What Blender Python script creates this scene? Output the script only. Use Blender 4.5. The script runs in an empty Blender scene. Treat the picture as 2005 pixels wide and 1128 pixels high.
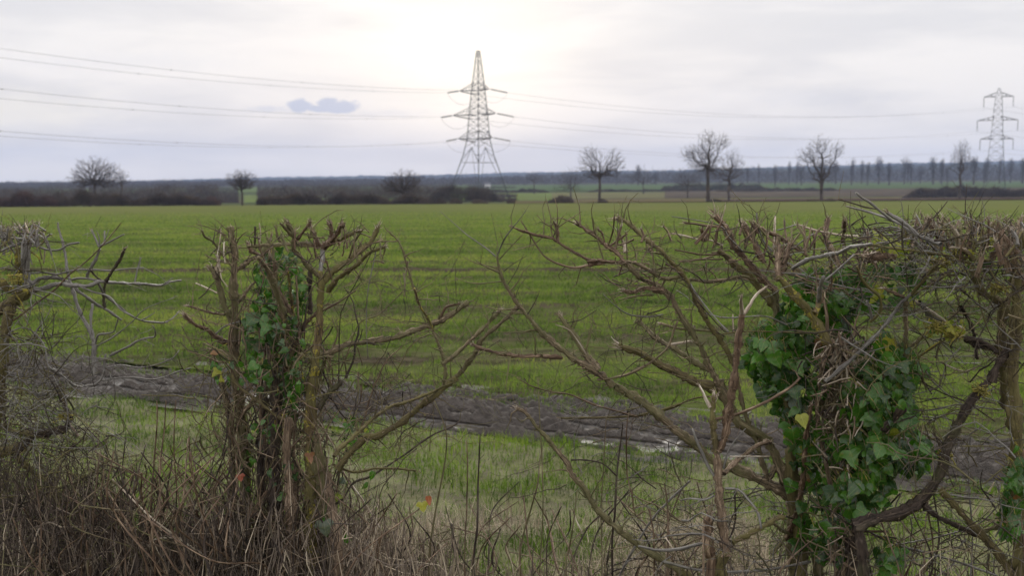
import bpy, math, random
import numpy as np
from mathutils import Vector
random.seed(7); rng = np.random.default_rng(7)
R = math.radians
sc = bpy.context.scene
C = sc.collection

# ---------------------------------------------------------------- camera, sky, sun, exposure
F = 1950.0; PITCH = math.atan((564 - 360) / F); CH = 1.6
cam_d = bpy.data.cameras.new("camera"); cam = bpy.data.objects.new("camera", cam_d); C.objects.link(cam)
cam.location = (0, 0, CH); cam.rotation_euler = (R(90) - PITCH, 0, 0)
cam_d.sensor_width = 36; cam_d.lens = 36 * F / 2005; cam_d.clip_start = 0.05; cam_d.clip_end = 12000
cam_d.dof.use_dof = True; cam_d.dof.focus_distance = 2.6; cam_d.dof.aperture_fstop = 5.6
sc.camera = cam
sc.render.engine = 'CYCLES'
sc.cycles.use_denoising = True
sc.cycles.max_bounces = 6; sc.cycles.diffuse_bounces = 3; sc.cycles.glossy_bounces = 2
sc.cycles.transmission_bounces = 2; sc.cycles.volume_bounces = 0; sc.cycles.transparent_max_bounces = 4
sc.cycles.sample_clamp_indirect = 4
sc.view_settings.view_transform = 'Standard'; sc.view_settings.look = 'None'
sc.view_settings.exposure = 0.13; sc.view_settings.gamma = 1.0; sc.view_settings.use_curve_mapping = False

def ray(px, py):
    cx = (px - 1002.5) / F; cy = (564 - py) / F
    return np.array([cx, math.cos(PITCH) + cy * math.sin(PITCH), -math.sin(PITCH) + cy * math.cos(PITCH)])
def at(px, py, Y):
    d = ray(px, py); return np.array([0, 0, CH]) + d * (Y / d[1])

SUN_EL, SUN_AZ = R(11), R(-3.0)      # azimuth measured from +Y towards +X
w = bpy.data.worlds.new("World"); sc.world = w; w.use_nodes = True
nt = w.node_tree; N = nt.nodes; L = nt.links; N.clear()
class G:
    """tiny node builder"""
    def __init__(s, nt): s.nt = nt
    def n(s, t, **k):
        x = s.nt.nodes.new(t)
        for a, v in k.items(): setattr(x, a, v)
        return x
    def put(s, sock, v):
        if isinstance(v, bpy.types.NodeSocket): s.nt.links.new(v, sock)
        elif v is not None:
            try: sock.default_value = v
            except Exception: sock.default_value = (*v, 1)
    def m(s, op, a, b=None, c=None, clamp=False):
        x = s.n('ShaderNodeMath', operation=op, use_clamp=clamp)
        s.put(x.inputs[0], a)
        if b is not None: s.put(x.inputs[1], b)
        if c is not None: s.put(x.inputs[2], c)
        return x.outputs[0]
    def mix(s, f, a, b, bt='MIX'):
        x = s.n('ShaderNodeMix', data_type='RGBA', blend_type=bt)
        s.put(x.inputs[0], f); s.put(x.inputs[6], a); s.put(x.inputs[7], b); return x.outputs[2]
    def noise(s, v, scale=1, detail=3, rough=.5, dist=0):
        x = s.n('ShaderNodeTexNoise'); s.put(x.inputs['Vector'], v)
        x.inputs['Scale'].default_value = scale; x.inputs['Detail'].default_value = detail
        x.inputs['Roughness'].default_value = rough; x.inputs['Distortion'].default_value = dist
        return x.outputs[0]
    def mapr(s, v, a, b, c=0, d=1, smooth=True):
        x = s.n('ShaderNodeMapRange', interpolation_type='SMOOTHSTEP' if smooth else 'LINEAR')
        s.put(x.inputs[0], v)
        for i, q in enumerate((a, b, c, d)): s.put(x.inputs[i + 1], q)
        return x.outputs[0]
    def scale(s, v, k):
        x = s.n('ShaderNodeVectorMath', operation='MULTIPLY'); s.put(x.inputs[0], v); x.inputs[1].default_value = k; return x.outputs[0]
    def dot(s, v, k):
        x = s.n('ShaderNodeVectorMath', operation='DOT_PRODUCT'); s.put(x.inputs[0], v); x.inputs[1].default_value = tuple(k); return x.outputs['Value']
g = G(nt)
sky = g.n('ShaderNodeTexSky', sky_type='NISHITA'); sky.sun_disc = False; sky.sun_elevation = SUN_EL; sky.sun_rotation = SUN_AZ
sky.air_density = 1.0; sky.dust_density = 3.0
tc = g.n('ShaderNodeTexCoord'); D = tc.outputs['Generated']
sep = g.n('ShaderNodeSeparateXYZ'); L.new(D, sep.inputs[0])
zc = g.m('MAXIMUM', sep.outputs[2], 0.0)
base = g.mix(g.mapr(zc, 0.0, 0.22), (0.84, 0.805, 0.785), (.87, .855, .845))
# slow streaks in the cloud deck
st = g.noise(g.scale(D, (3.0, 3.0, 16.0)), 1.2, 4, .5, .4)
st2 = g.noise(g.scale(D, (7.0, 7.0, 42.0)), 1.0, 3, .55, .3)
fac = g.m('ADD', g.m('MULTIPLY', st, .75), g.m('MULTIPLY', st2, .25))
base = g.mix(g.mapr(fac, .38, .62), g.mix(1.0, base, (.90, .905, .925, 1), 'MULTIPLY'), g.mix(1.0, base, (1.10, 1.085, 1.065, 1), 'MULTIPLY'))
def glow(px, py, k, col, kz=1):
    d = ray(px, py); d /= np.linalg.norm(d)
    x = g.m('POWER', g.m('MAXIMUM', g.dot(D, d), 0), k)
    return g.mix(x, (0, 0, 0), col)
def add(a, b): return g.mix(1.0, a, b, 'ADD')
base = add(base, glow(915, 90, 320, (.27, .225, .12)))
base = add(base, glow(1050, -60, 60, (.04, .035, .025)))
# long low warm gap at the left
u = g.m('DIVIDE', sep.outputs[0], g.m('MAXIMUM', sep.outputs[1], .05)); v = g.m('DIVIDE', sep.outputs[2], g.m('MAXIMUM', sep.outputs[1], .05))
def uv(px, py): d = ray(px, py); return d[0] / d[1], d[2] / d[1]
def blob(px, py, ax, ay, e0=0.0, e1=1.0, dis=None):
    u0, v0 = uv(px, py)
    du = g.m('DIVIDE', g.m('SUBTRACT', u, u0), ax / F); dv = g.m('DIVIDE', g.m('SUBTRACT', v, v0), ay / F)
    r = g.m('SQRT', g.m('ADD', g.m('MULTIPLY', du, du), g.m('MULTIPLY', dv, dv)))
    if dis is not None: r = g.m('ADD', r, dis)
    front = g.mapr(sep.outputs[1], 0.0, .1)
    return g.m('MULTIPLY', g.mapr(r, e0, e1, 1, 0), front)
nz = g.m('MULTIPLY', g.m('SUBTRACT', g.noise(g.scale(D, (20, 20, 60)), 1, 4, .6), .5), 1.0)
base = add(base, g.mix(blob(20, 215, 330, 75, 0, 1, nz), (0, 0, 0), (.17, .14, .06)))
base = add(base, g.mix(blob(120, 335, 500, 40, 0, 1, nz), (0, 0, 0), (.07, .05, .02)))
nz2 = g.m('MULTIPLY', g.m('SUBTRACT', g.noise(g.scale(D, (60, 60, 90)), 1.5, 5, .6), .5), 1.5)
cl = None
for b in ((590, 207, 25, 14), (643, 204, 24, 15), (675, 208, 30, 13), (655, 211, 40, 11), (618, 212, 32, 7)):
    q = blob(*b, .62, 1.16, nz2); cl = q if cl is None else g.m('MAXIMUM', cl, q)
cl = g.m('MAXIMUM', cl, g.m('MULTIPLY', blob(528, 214, 55, 10, .1, 1.1, nz2), .45)); cl = g.m('MAXIMUM', cl, g.m('MULTIPLY', blob(760, 222, 110, 12, .0, 1.2, nz2), .22)); cl = g.m('MAXIMUM', cl, g.m('MULTIPLY', blob(1560, 190, 260, 22, .0, 1.2, nz2), .14)); cl = g.m('MAXIMUM', cl, g.m('MULTIPLY', blob(250, 120, 260, 26, .0, 1.2, nz2), .14))
base = g.mix(g.m('MULTIPLY', cl, .85), base, (.47, .53, .68))
full = add(g.mix(1.0, base, (.97, .97, .97, 1), 'MULTIPLY'), g.mix(1.0, sky.outputs[0], (.002, .002, .002, 1), 'MULTIPLY'))
# faint blue tint behind the camera; unseen overhead sky brightened to light the scene
full = g.mix(1.0, full, g.mix(g.mapr(sep.outputs[1], -.9, .6), (1.0, 1.0, 1.04, 1), (1, 1, 1, 1)), 'MULTIPLY')
full = g.mix(1.0, full, g.mix(g.mapr(zc, .2, .8), (1, 1, 1, 1), (1.9, 1.88, 1.82, 1)), 'MULTIPLY')
bg = g.n('ShaderNodeBackground'); L.new(full, bg.inputs[0]); bg.inputs[1].default_value = 1.0
wo = g.n('ShaderNodeOutputWorld'); L.new(bg.outputs[0], wo.inputs[0])

sd = bpy.data.lights.new("sun", 'SUN'); sun = bpy.data.objects.new("sun", sd); C.objects.link(sun)
sd.energy = 0.9; sd.angle = R(14); sd.color = (1, .94, .84)
sdir = Vector((math.sin(SUN_AZ) * math.cos(R(24)), math.cos(SUN_AZ) * math.cos(R(24)), math.sin(R(24))))
sun.rotation_euler = sdir.to_track_quat('Z', 'Y').to_euler()

# ---------------------------------------------------------------- helpers
def vnoise(x, y, seed=0):
    xi = np.floor(x).astype(np.int64); yi = np.floor(y).astype(np.int64); xf = x - xi; yf = y - yi
    def h(a, b):
        n = (a * 374761393 + b * 668265263 + seed * 974634777) & 0xffffffff
        n = ((n ^ (n >> 13)) * 1274126177) & 0xffffffff
        return ((n ^ (n >> 16)) & 0xffff) / 65535.0
    sx = xf * xf * (3 - 2 * xf); sy = yf * yf * (3 - 2 * yf)
    a = h(xi, yi) * (1 - sx) + h(xi + 1, yi) * sx; b = h(xi, yi + 1) * (1 - sx) + h(xi + 1, yi + 1) * sx
    return a * (1 - sy) + b * sy
def fbm(x, y, seed=0, o=4):
    s = 0; a = .5; t = 0
    for i in range(o):
        s = s + a * vnoise(x, y, seed + i * 17); t += a; x = x * 2.03 + 11; y = y * 2.03 + 5; a *= .5
    return s / t

PD = np.array([0, 12, 60, 150, 200, 306, 450, 700, 1000, 1600, 2500, 3600.])
PZ = np.array([-1.6, -1.62, -2.05, -2.95, -3.75, -5.2, -4.0, -2.4, -.6, 3.0, 6, 9])
def terr(x, y):
    """ground height"""
    x = np.asarray(x, float); y = np.asarray(y, float)
    r = np.interp(y, PD, PZ) + CH
    uu = np.clip(x / np.maximum(y, 20) / .514, -1.4, 1.4)
    r = r + np.clip((y - 12) / 138, 0, 1) * np.maximum(y, 0) * .0036 * uu
    return r

class MB:
    def __init__(s): s.V = []; s.F4 = []; s.F3 = []; s.M4 = []; s.M3 = []; s.K = []; s.n = 0
    def add(s, v, f4=None, f3=None, mi=0, k=None):
        v = np.asarray(v, np.float32).reshape(-1, 3)
        if f4 is not None and len(f4): f4 = np.asarray(f4, np.int32) + s.n; s.F4.append(f4); s.M4.append(np.full(len(f4), mi, np.int32) if np.isscalar(mi) else mi)
        if f3 is not None and len(f3): f3 = np.asarray(f3, np.int32) + s.n; s.F3.append(f3); s.M3.append(np.full(len(f3), mi, np.int32) if np.isscalar(mi) else mi)
        s.V.append(v); s.K.append(np.zeros((len(v), 3), np.float32) if k is None else np.asarray(k, np.float32).reshape(-1, 3)); s.n += len(v)
    def mesh(s, name, mats, org=(0, 0, 0), smooth=True):
        V = np.concatenate(s.V) - np.array(org, np.float32)
        f4 = np.concatenate(s.F4) if s.F4 else np.zeros((0, 4), np.int32); f3 = np.concatenate(s.F3) if s.F3 else np.zeros((0, 3), np.int32)
        me = bpy.data.meshes.new(name)
        me.vertices.add(len(V)); me.vertices.foreach_set('co', V.ravel())
        loops = np.concatenate([f4.ravel(), f3.ravel()]).astype(np.int32)
        me.loops.add(len(loops)); me.loops.foreach_set('vertex_index', loops)
        tot = np.concatenate([np.full(len(f4), 4), np.full(len(f3), 3)]).astype(np.int32)
        st = np.concatenate([[0], np.cumsum(tot)[:-1]]).astype(np.int32)
        me.polygons.add(len(tot)); me.polygons.foreach_set('loop_start', st); me.polygons.foreach_set('loop_total', tot)
        mi = np.concatenate((s.M4 or []) + (s.M3 or [])).astype(np.int32); me.polygons.foreach_set('material_index', mi)
        me.polygons.foreach_set('use_smooth', np.full(len(tot), smooth))
        a = me.attributes.new('bk', 'FLOAT_VECTOR', 'POINT'); a.data.foreach_set('vector', np.concatenate(s.K).ravel())
        for m in (mats if isinstance(mats, (list, tuple)) else [mats]): me.materials.append(m)
        me.update(calc_edges=True); me.validate(); return me
    def build(s, name, mats, parent=None, org=(0, 0, 0), smooth=True):
        if not s.V: return None
        o = bpy.data.objects.new(name, s.mesh(name, mats, org, smooth)); C.objects.link(o)
        if parent is None: o.location = org
        else: o.parent = parent
        return o
def tag(o, label=None, cat=None, group=None, kind=None):
    if label: o['label'] = label
    if cat: o['category'] = cat
    if group: o['group'] = group
    if kind: o['kind'] = kind
    return o
def empty(name, loc, label, cat, group=None):
    o = bpy.data.objects.new(name, None); o.empty_display_size = .2; C.objects.link(o); o.location = loc
    return tag(o, label, cat, group)

def smooth_path(P, rad, step):
    """Catmull-Rom resample of points (n,3) and radii"""
    P = np.asarray(P, float); rad = np.asarray(rad, float)
    if len(P) < 2: return P, rad
    E = np.vstack([2 * P[0] - P[1], P, 2 * P[-1] - P[-2]]); out = []; ro = []
    for i in range(len(P) - 1):
        p0, p1, p2, p3 = E[i:i + 4]; n = max(1, int(math.ceil(np.linalg.norm(p2 - p1) / step)))
        t = (np.arange(n) / n)[:, None]
        out.append(.5 * ((2 * p1) + (-p0 + p2) * t + (2 * p0 - 5 * p1 + 4 * p2 - p3) * t ** 2 + (-p0 + 3 * p1 - 3 * p2 + p3) * t ** 3))
        ro.append(rad[i] + (rad[i + 1] - rad[i]) * t[:, 0])
    out.append(P[-1:]); ro.append(rad[-1:])
    return np.vstack(out), np.concatenate(ro)
def tube(mb, P, rad, sides=6, mi=0, rough=0.0, cap=True, seed=None):
    P = np.asarray(P, float); n = len(P); rad = np.asarray(rad, float)
    if n < 2: return
    T = np.gradient(P, axis=0); T /= np.linalg.norm(T, axis=1)[:, None] + 1e-9
    a = np.array([0, 0, 1.]) if abs(T[0][2]) < .9 else np.array([1., 0, 0])
    U = np.zeros_like(P); u = a - T[0] * a.dot(T[0]); u /= np.linalg.norm(u)
    for i in range(n):
        u = u - T[i] * u.dot(T[i]); u /= np.linalg.norm(u) + 1e-9; U[i] = u
    W = np.cross(T, U); th = np.arange(sides) * 2 * math.pi / sides
    rr = rad[:, None] * np.ones(sides)
    if rough:
        rid = rng.normal(0, 1, sides) ; sl = np.cumsum(rng.normal(0, .35, (n, sides)), 0)
        sl -= sl.mean(0); rr = rr * (1 + rough * np.clip(.45 * rid + .5 * rng.normal(0, 1, (n, sides)) + .35 * np.tanh(sl), -1.7, 2.2))
    V = P[:, None, :] + rr[:, :, None] * (np.cos(th)[None, :, None] * U[:, None, :] + np.sin(th)[None, :, None] * W[:, None, :])
    s = np.concatenate([[0], np.cumsum(np.linalg.norm(np.diff(P, axis=0), axis=1))]); o = rng.uniform(0, 50)
    K = np.stack([np.cos(th)[None] * rad[:, None] + o, np.sin(th)[None] * rad[:, None] + o * .3, (s[:, None] + o) * np.ones(sides)], -1)
    i = np.arange(n - 1)[:, None] * sides; j = np.arange(sides)[None]; k = (j + 1) % sides
    f = np.stack([i + j, i + k, i + sides + k, i + sides + j], -1).reshape(-1, 4)
    V = V.reshape(-1, 3); K = K.reshape(-1, 3); f3 = None
    if cap:
        V = np.vstack([V, P[-1:] + T[-1] * rad[-1] * .3]); K = np.vstack([K, K[-1:]])
        b = (n - 1) * sides; f3 = np.array([[b + q, b + (q + 1) % sides, n * sides] for q in range(sides)])
    mb.add(V, f, f3, mi, K)
def sticks(mb, A, B, ra, rb=None, mi=0, k=None):
    """many straight 3-sided twigs at once"""
    A = np.asarray(A, float); B = np.asarray(B, float); n = len(A); ra = np.ones(n) * ra; rb = ra * .5 if rb is None else np.ones(n) * rb
    T = B - A; T /= np.linalg.norm(T, axis=1)[:, None] + 1e-9
    a = np.where(np.abs(T[:, 2:3]) < .9, np.array([[0, 0, 1.]]), np.array([[1., 0, 0]]))
    U = np.cross(T, a); U /= np.linalg.norm(U, axis=1)[:, None] + 1e-9; W = np.cross(T, U); V = []
    for P, r in ((A, ra), (B, rb)):
        for q in range(3):
            t = q * 2.0944; V.append(P + r[:, None] * (math.cos(t) * U + math.sin(t) * W))
    V = np.stack(V, 1).reshape(-1, 3); i = np.arange(n)[:, None] * 6
    f = np.concatenate([i + np.array([[0, 1, 4, 3]]), i + np.array([[1, 2, 5, 4]]), i + np.array([[2, 0, 3, 5]])], 1).reshape(-1, 4)
    K = np.repeat(rng.uniform(0, 30, (n, 1)), 6, 0) * np.ones(3) if k is None else np.repeat(k, 6, 0)
    mb.add(V, f, None, mi, K)
def unit(v): return v / (np.linalg.norm(v) + 1e-9)
def rdir(): return unit(rng.normal(0, 1, 3))

# ---------------------------------------------------------------- materials
def mat(name):
    m = bpy.data.materials.new(name); m.use_nodes = True; g = G(m.node_tree); b = m.node_tree.nodes['Principled BSDF']
    at_ = g.n('ShaderNodeAttribute', attribute_name='bk'); tc = g.n('ShaderNodeTexCoord')
    geo = g.n('ShaderNodeNewGeometry')
    return m, g, b, at_.outputs['Vector'], geo.outputs['Position']
def bump(g, b, h, strength=.5, dist=.01):
    x = g.n('ShaderNodeBump'); g.put(x.inputs['Height'], h); x.inputs['Strength'].default_value = strength; x.inputs['Distance'].default_value = dist
    g.nt.links.new(x.outputs[0], b.inputs['Normal'])
def bark(name, dark, midc, light, algae=None, am=(.5, .65), lich=None, lt=.66, rough=.8):
    m, g, b, K, P = mat(name)
    fib = g.noise(g.scale(K, (190, 190, 15)), 1, 4, .65, .6)
    blot = g.noise(g.scale(K, (60, 60, 14)), 1, 3, .6)
    col = g.mix(g.mapr(fib, .36, .50), dark, midc); col = g.mix(g.mapr(fib, .53, .64), col, light)
    col = g.mix(g.mapr(blot, .55, .75), col, midc)
    if algae: col = g.mix(g.m('MULTIPLY', g.mapr(g.noise(P, 7, 4, .6), *am), .75), col, algae)
    if lich:
        ln = g.noise(P, 26, 4, .7); l2 = g.noise(P, 140, 2, .6)
        col = g.mix(g.mapr(g.m('ADD', ln, g.m('MULTIPLY', g.m('SUBTRACT', l2, .5), .3)), lt, lt + .04), col, lich)
    g.put(b.inputs['Base Color'], col); b.inputs['Roughness'].default_value = rough; b.inputs['Specular IOR Level'].default_value = .35
    bump(g, b, fib, 1.0, .006); return m
MB_ = bark("brown_bark", (.04, .03, .02), (.15, .115, .07), (.36, .28, .19), (.125, .12, .05), (.40, .56), (.24, .22, .05), .73)
MG_ = bark("grey_bark", (.075, .068, .06), (.165, .155, .14), (.27, .26, .24), (.11, .105, .05), (.58, .75), (.30, .24, .03), .76, .5)
MR_ = bark("red_brown_bark", (.045, .026, .016), (.125, .08, .05), (.31, .225, .15), rough=.65)
MW_ = bark("bare_wood", (.22, .165, .12), (.42, .35, .27), (.68, .62, .52), rough=.7)
ML_ = bark("lichen_bark", (.07, .05, .03), (.15, .11, .05), (.25, .2, .11), (.13, .12, .04), (.4, .55), (.33, .285, .045), .55)
MD_ = bark("dark_bark", (.018, .013, .010), (.05, .036, .028), (.105, .08, .06), (.07, .07, .03), (.5, .7), (.28, .22, .03), .75)
MP_ = bark("stripped_bark_fibres", (.06, .042, .03), (.19, .135, .09), (.40, .31, .22))
MX_ = bark("mossy_bark", (.045, .035, .02), (.10, .08, .035), (.18, .15, .07), (.13, .115, .04), (.4, .55), (.26, .23, .05), .68)
MATS = [MB_, MG_, MR_, MW_, ML_, MD_, MP_, MX_]; MI = dict(b=0, g=1, r=2, w=3, l=4, d=5, p=6, x=7)
def flat(name, col, col2=None, rough=.8, sc_=8, spec=.3):
    m, g, b, K, P = mat(name)
    c = g.mix(g.mapr(g.noise(K if sc_ < 0 else P, abs(sc_), 3), .4, .6), col, col2 or tuple(x * .7 for x in col))
    g.put(b.inputs['Base Color'], c); b.inputs['Roughness'].default_value = rough; b.inputs['Specular IOR Level'].default_value = spec; return m
def blade_mat(name, ramp, trans=.35):
    m, g, b, K, P = mat(name)
    s = g.n('ShaderNodeSeparateXYZ'); g.put(s.inputs[0], K)
    cr = g.n('ShaderNodeValToRGB'); e = cr.color_ramp.elements
    for i, (p, c) in enumerate(ramp):
        q = e[i] if i < 2 else e.new(p)
        q.position = p; q.color = (*c, 1)
    g.put(cr.inputs[0], s.outputs[0]); col = cr.outputs[0]
    g.put(b.inputs['Base Color'], col); b.inputs['Roughness'].default_value = .6; b.inputs['Specular IOR Level'].default_value = .08
    t = g.n('ShaderNodeBsdfTranslucent'); g.put(t.inputs[0], col); mx = g.n('ShaderNodeMixShader'); mx.inputs[0].default_value = trans
    out = m.node_tree.nodes['Material Output']
    m.node_tree.links.new(b.outputs[0], mx.inputs[1]); m.node_tree.links.new(t.outputs[0], mx.inputs[2]); m.node_tree.links.new(mx.outputs[0], out.inputs[0])
    return m
M_crop = blade_mat("wheat_blade", [(0, (.04, .075, .014)), (1, (.30, .33, .075)), (.33, (.12, .195, .030)), (.7, (.20, .285, .045))])
M_grass = blade_mat("grass_blade", [(0, (.04, .08, .010)), (1, (.42, .36, .22)), (.3, (.115, .20, .018)), (.65, (.21, .31, .034)), (.90, (.28, .30, .09))], .3)
M_litter = blade_mat("dead_stalk", [(0, (.022, .02, .018)), (1, (.58, .50, .38)), (.35, (.10, .078, .066)), (.65, (.235, .195, .155)), (.85, (.36, .29, .21))], .1)

# ---------------------------------------------------------------- setting: ground and fields
def sheet(name, xs, ys, fz, m, shear=0.0, warp=0.0):
    X, Yc = np.meshgrid(xs, ys); Y = Yc - shear * X
    Z = fz(X, Y); mb = MB(); nx = len(xs); ny = len(ys)
    i = np.arange(ny - 1)[:, None] * nx + np.arange(nx - 1)[None]
    f = np.stack([i, i + 1, i + nx + 1, i + nx], -1).reshape(-1, 4)
    mb.add(np.stack([X, Y, Z], -1), f); o = mb.build(name, m); return tag(o, kind='structure')
SH = .43
def microz(x, y): return (fbm(x * 1.7, y * 1.7, 3) - .5) * .10 + (fbm(x * 9, y * 9, 5, 3) - .5) * .03

m, g, b, K, P = mat("far_ground")
c = g.mix(g.mapr(g.noise(g.scale(P, (.004, .012, .01)), 1, 3), .42, .58), (.06, .075, .035), (.08, .072, .045))
g.put(b.inputs['Base Color'], c); b.inputs['Roughness'].default_value = 1; b.inputs['Specular IOR Level'].default_value = 0; MGround = m
xs = np.unique(np.concatenate([np.linspace(-2600, -200, 30), np.linspace(-200, -20, 30), np.linspace(-20, 20, 25), np.linspace(20, 200, 30), np.linspace(200, 2600, 30)]))
ys = np.unique(np.concatenate([np.linspace(-60, 12, 20), np.linspace(12, 150, 40), np.linspace(150, 460, 60), np.linspace(460, 3700, 60)]))
sheet("ground", xs, ys, lambda x, y: terr(x, y) - np.where(y < 160, .12, .0), MGround)

m, g, b, K, P = mat("verge_soil")
n1 = g.noise(P, 5, 5, .65); c = g.mix(g.mapr(n1, .4, .6), (.06, .055, .022), (.10, .105, .035)); c = g.mix(g.mapr(g.noise(P, 30, 3), .5, .7), c, (.11, .10, .045))
g.put(b.inputs['Base Color'], c); b.inputs['Roughness'].default_value = .9; bump(g, b, n1, .6, .05); MV = m
sheet("grass_verge", np.linspace(-9, 8, 120), np.concatenate([np.linspace(-1, 2, 8), np.linspace(2.2, 6.2, 90)]), lambda x, y: terr(x, y) + microz(x, y), MV, SH)

def mudz(x, y):
    c = y + SH * x
    cc = c - .14 * (fbm(x * .9, c * 0 + 3, 9) - .5)
    rut = -.08 * np.exp(-((cc - 6.36) / .10) ** 2) - .07 * np.exp(-((cc - 6.66) / .07) ** 2) + .06 * np.exp(-((cc - 6.52) / .05) ** 2) + .035 * np.exp(-((cc - 6.21) / .05) ** 2) + .03 * np.exp(-((cc - 6.83) / .08) ** 2)
    n = (fbm(x * 1.6, c * 8, 21, 4) - .5) * .13 + (fbm(x * 6, c * 16, 22, 4) - .5) * .17 + (.5 - np.abs(fbm(x * 12, c * 17, 25, 2) - .5) * 2 - .35) * .05 + (fbm(x * 30, c * 40, 27, 2) - .5) * .05 * 1.0
    edge = np.clip((c - 6.02) / .12, 0, 1) * np.clip((7.62 - c) / .25, 0, 1)
    z = terr(x, y) + (rut + n * .8) * edge + .0
    return np.maximum(z, terr(x, y) - .022 + (fbm(x * 3, c * 9, 28, 2) - .5) * .016)
m, g, b, K, P = mat("wet_mud")
s = g.n('ShaderNodeSeparateXYZ'); g.put(s.inputs[0], P); hz = s.outputs[2]
n1 = g.noise(P, 22, 6, .7); n2 = g.noise(g.scale(P, (2.0, 5, 5)), 1, 3, .6)
s2 = g.m('ADD', s.outputs[1], g.m('MULTIPLY', s.outputs[0], .43)); c = g.mix(g.mapr(n1, .38, .62), (.014, .012, .010), (.066, .055, .047)); c = g.mix(g.mapr(g.m('ADD', hz, g.m('MULTIPLY', n2, .02)), -.02, .0, 0, .6), c, (.10, .088, .08))
g.put(b.inputs['Base Color'], c)
wet = g.m('MULTIPLY', g.mapr(g.m('ADD', hz, g.m('MULTIPLY', g.m('SUBTRACT', n2, .5), .02)), -.022, -.004, 1, 0), g.mapr(s2, 6.8, 7.05, 1, .15))
g.put(b.inputs['Roughness'], g.mapr(wet, 0, 1, .62, .42, False)); g.put(b.inputs['Specular IOR Level'], g.mapr(wet, 0, 1, .20, .55, False))
bump(g, b, g.m('MULTIPLY', g.m('ADD', n1, g.m('MULTIPLY', g.noise(P, 60, 3), .4)), g.m('SUBTRACT', 1.0, g.m('MULTIPLY', wet, .95))), 1.0, .03); MM = m
sheet("mud_track", np.linspace(-8, 7, 1100), np.linspace(6.0, 7.75, 200), mudz, MM, SH)

m, g, b, K, P = mat("crop_soil")
bandn = g.noise(g.scale(P, (.22, 1.1, 1)), 1, 4, .6); fine = g.noise(g.scale(P, (3, 7, 3)), 1, 4, .7); big = g.noise(g.scale(P, (.03, .07, 1)), 1, 3, .5)
s = g.n('ShaderNodeSeparateXYZ'); g.put(s.inputs[0], P); yy = s.outputs[1]
soil = g.mix(g.mapr(fine, .35, .65), (.03, .025, .018), (.075, .062, .045))
green = g.mix(g.mapr(fine, .35, .65), (.07, .105, .02), (.10, .145, .03))
green = g.mix(g.mapr(yy, 18, 110), green, g.mix(g.mapr(big, .35, .65), (.105, .122, .042), (.12, .13, .048)))
cov = g.m('ADD', g.mapr(yy, 10, 60, .0, .7, False), g.m('MULTIPLY', g.mapr(bandn, .38, .6), .5), None, True)
tram = g.mapr(g.m('ABSOLUTE', g.m('SUBTRACT', g.m('ADD', yy, g.m('MULTIPLY', g.noise(g.scale(P, (.3, .1, 1)), 1, 3), 1.6)), 20.2)), .40, .62, 1, 0)
tram = g.m('MULTIPLY', tram, g.mapr(g.noise(g.scale(P, (.35, .35, 1)), 1, 4), .26, .42))
cov = g.m('MULTIPLY', cov, g.m('SUBTRACT', 1, tram))
c = g.mix(cov, soil, green)
g.put(b.inputs['Base Color'], c); b.inputs['Roughness'].default_value = 1; b.inputs['Specular IOR Level'].default_value = 0
bump(g, b, fine, .5, .06); MC = m
cy = np.unique(np.concatenate([np.linspace(7.2, 12, 70), np.linspace(12, 40, 80)]))
def cropz(x, y): return terr(x, y) + .006 + (fbm(x * 6, y * 6, 31, 4) - .5) * .06 * np.clip((60 - y) / 40, 0, 1)
def sheet2(name, m):
    mb = MB(); u_ = np.linspace(-1.15, 1.15, 260); yy_ = np.concatenate([np.linspace(0, .35, 150) ** 1.6 * 60, []])
    # rows from the mud edge outwards, fanning with distance
    t = np.linspace(0, 1, 230); Dd = 7.35 + 142.6 * t ** 2.6
    U, DD = np.meshgrid(u_, Dd); X = U * (9 + .62 * (DD - 7.35)); Y = DD - SH * X * np.clip(1 - (DD - 7.35) / 30, 0, 1)
    Z = cropz(X, Y); nx = 260; ny = 230; i = np.arange(ny - 1)[:, None] * nx + np.arange(nx - 1)[None]
    mb.add(np.stack([X, Y, Z], -1), np.stack([i, i + 1, i + nx + 1, i + nx], -1).reshape(-1, 4)); return tag(mb.build(name, m), kind='structure')
sheet2("crop_field", MC)

def farsheet(name, px0, px1, Y0, Y1, col, col2, off=.05, curve=0):
    mb = MB(); n = 40; k = 24; V = []
    for i in range(k):
        for j in range(n):
            t = j / (n - 1); Y = Y0 + (Y1 - Y0) * i / (k - 1) ; px = px0 + (px1 - px0) * t
            Y = Y + 2.5 * math.sin(t * 9 + px0)
            X = (px - 1002.5) / F * Y; V.append((X, Y, float(terr(X, Y)) + off))
    i = np.arange(k - 1)[:, None] * n + np.arange(n - 1)[None]
    mb.add(V, np.stack([i, i + 1, i + n + 1, i + n], -1).reshape(-1, 4))
    return tag(mb.build(name, flat(name + "_surface", col, col2, 1, .06, 0)), kind='structure')
farsheet("stubble_field", 1000, 2300, 153, 320, (.11, .095, .05), (.085, .07, .042))
farsheet("ploughed_field", 1390, 2300, 156, 262, (.06, .042, .038), (.05, .036, .033), .10)
farsheet("ploughed_field", 1150, 1400, 153, 166, (.07, .05, .045), (.06, .045, .04), .12)
farsheet("pasture_field", 560, 1300, 325, 440, (.125, .125, .06), (.105, .10, .055), .09)
farsheet("green_field", 480, 1080, 290, 432, (.11, .15, .045), (.10, .12, .045), .12)
farsheet("pasture_field", 1300, 2300, 328, 500, (.09, .075, .055), (.065, .055, .045), .09)
farsheet("green_field", 850, 2300, 500, 860, (.065, .10, .045), (.075, .095, .045), .2)
farsheet("green_field", 60, 840, 520, 800, (.10, .14, .045), (.08, .10, .045), .2)

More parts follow.
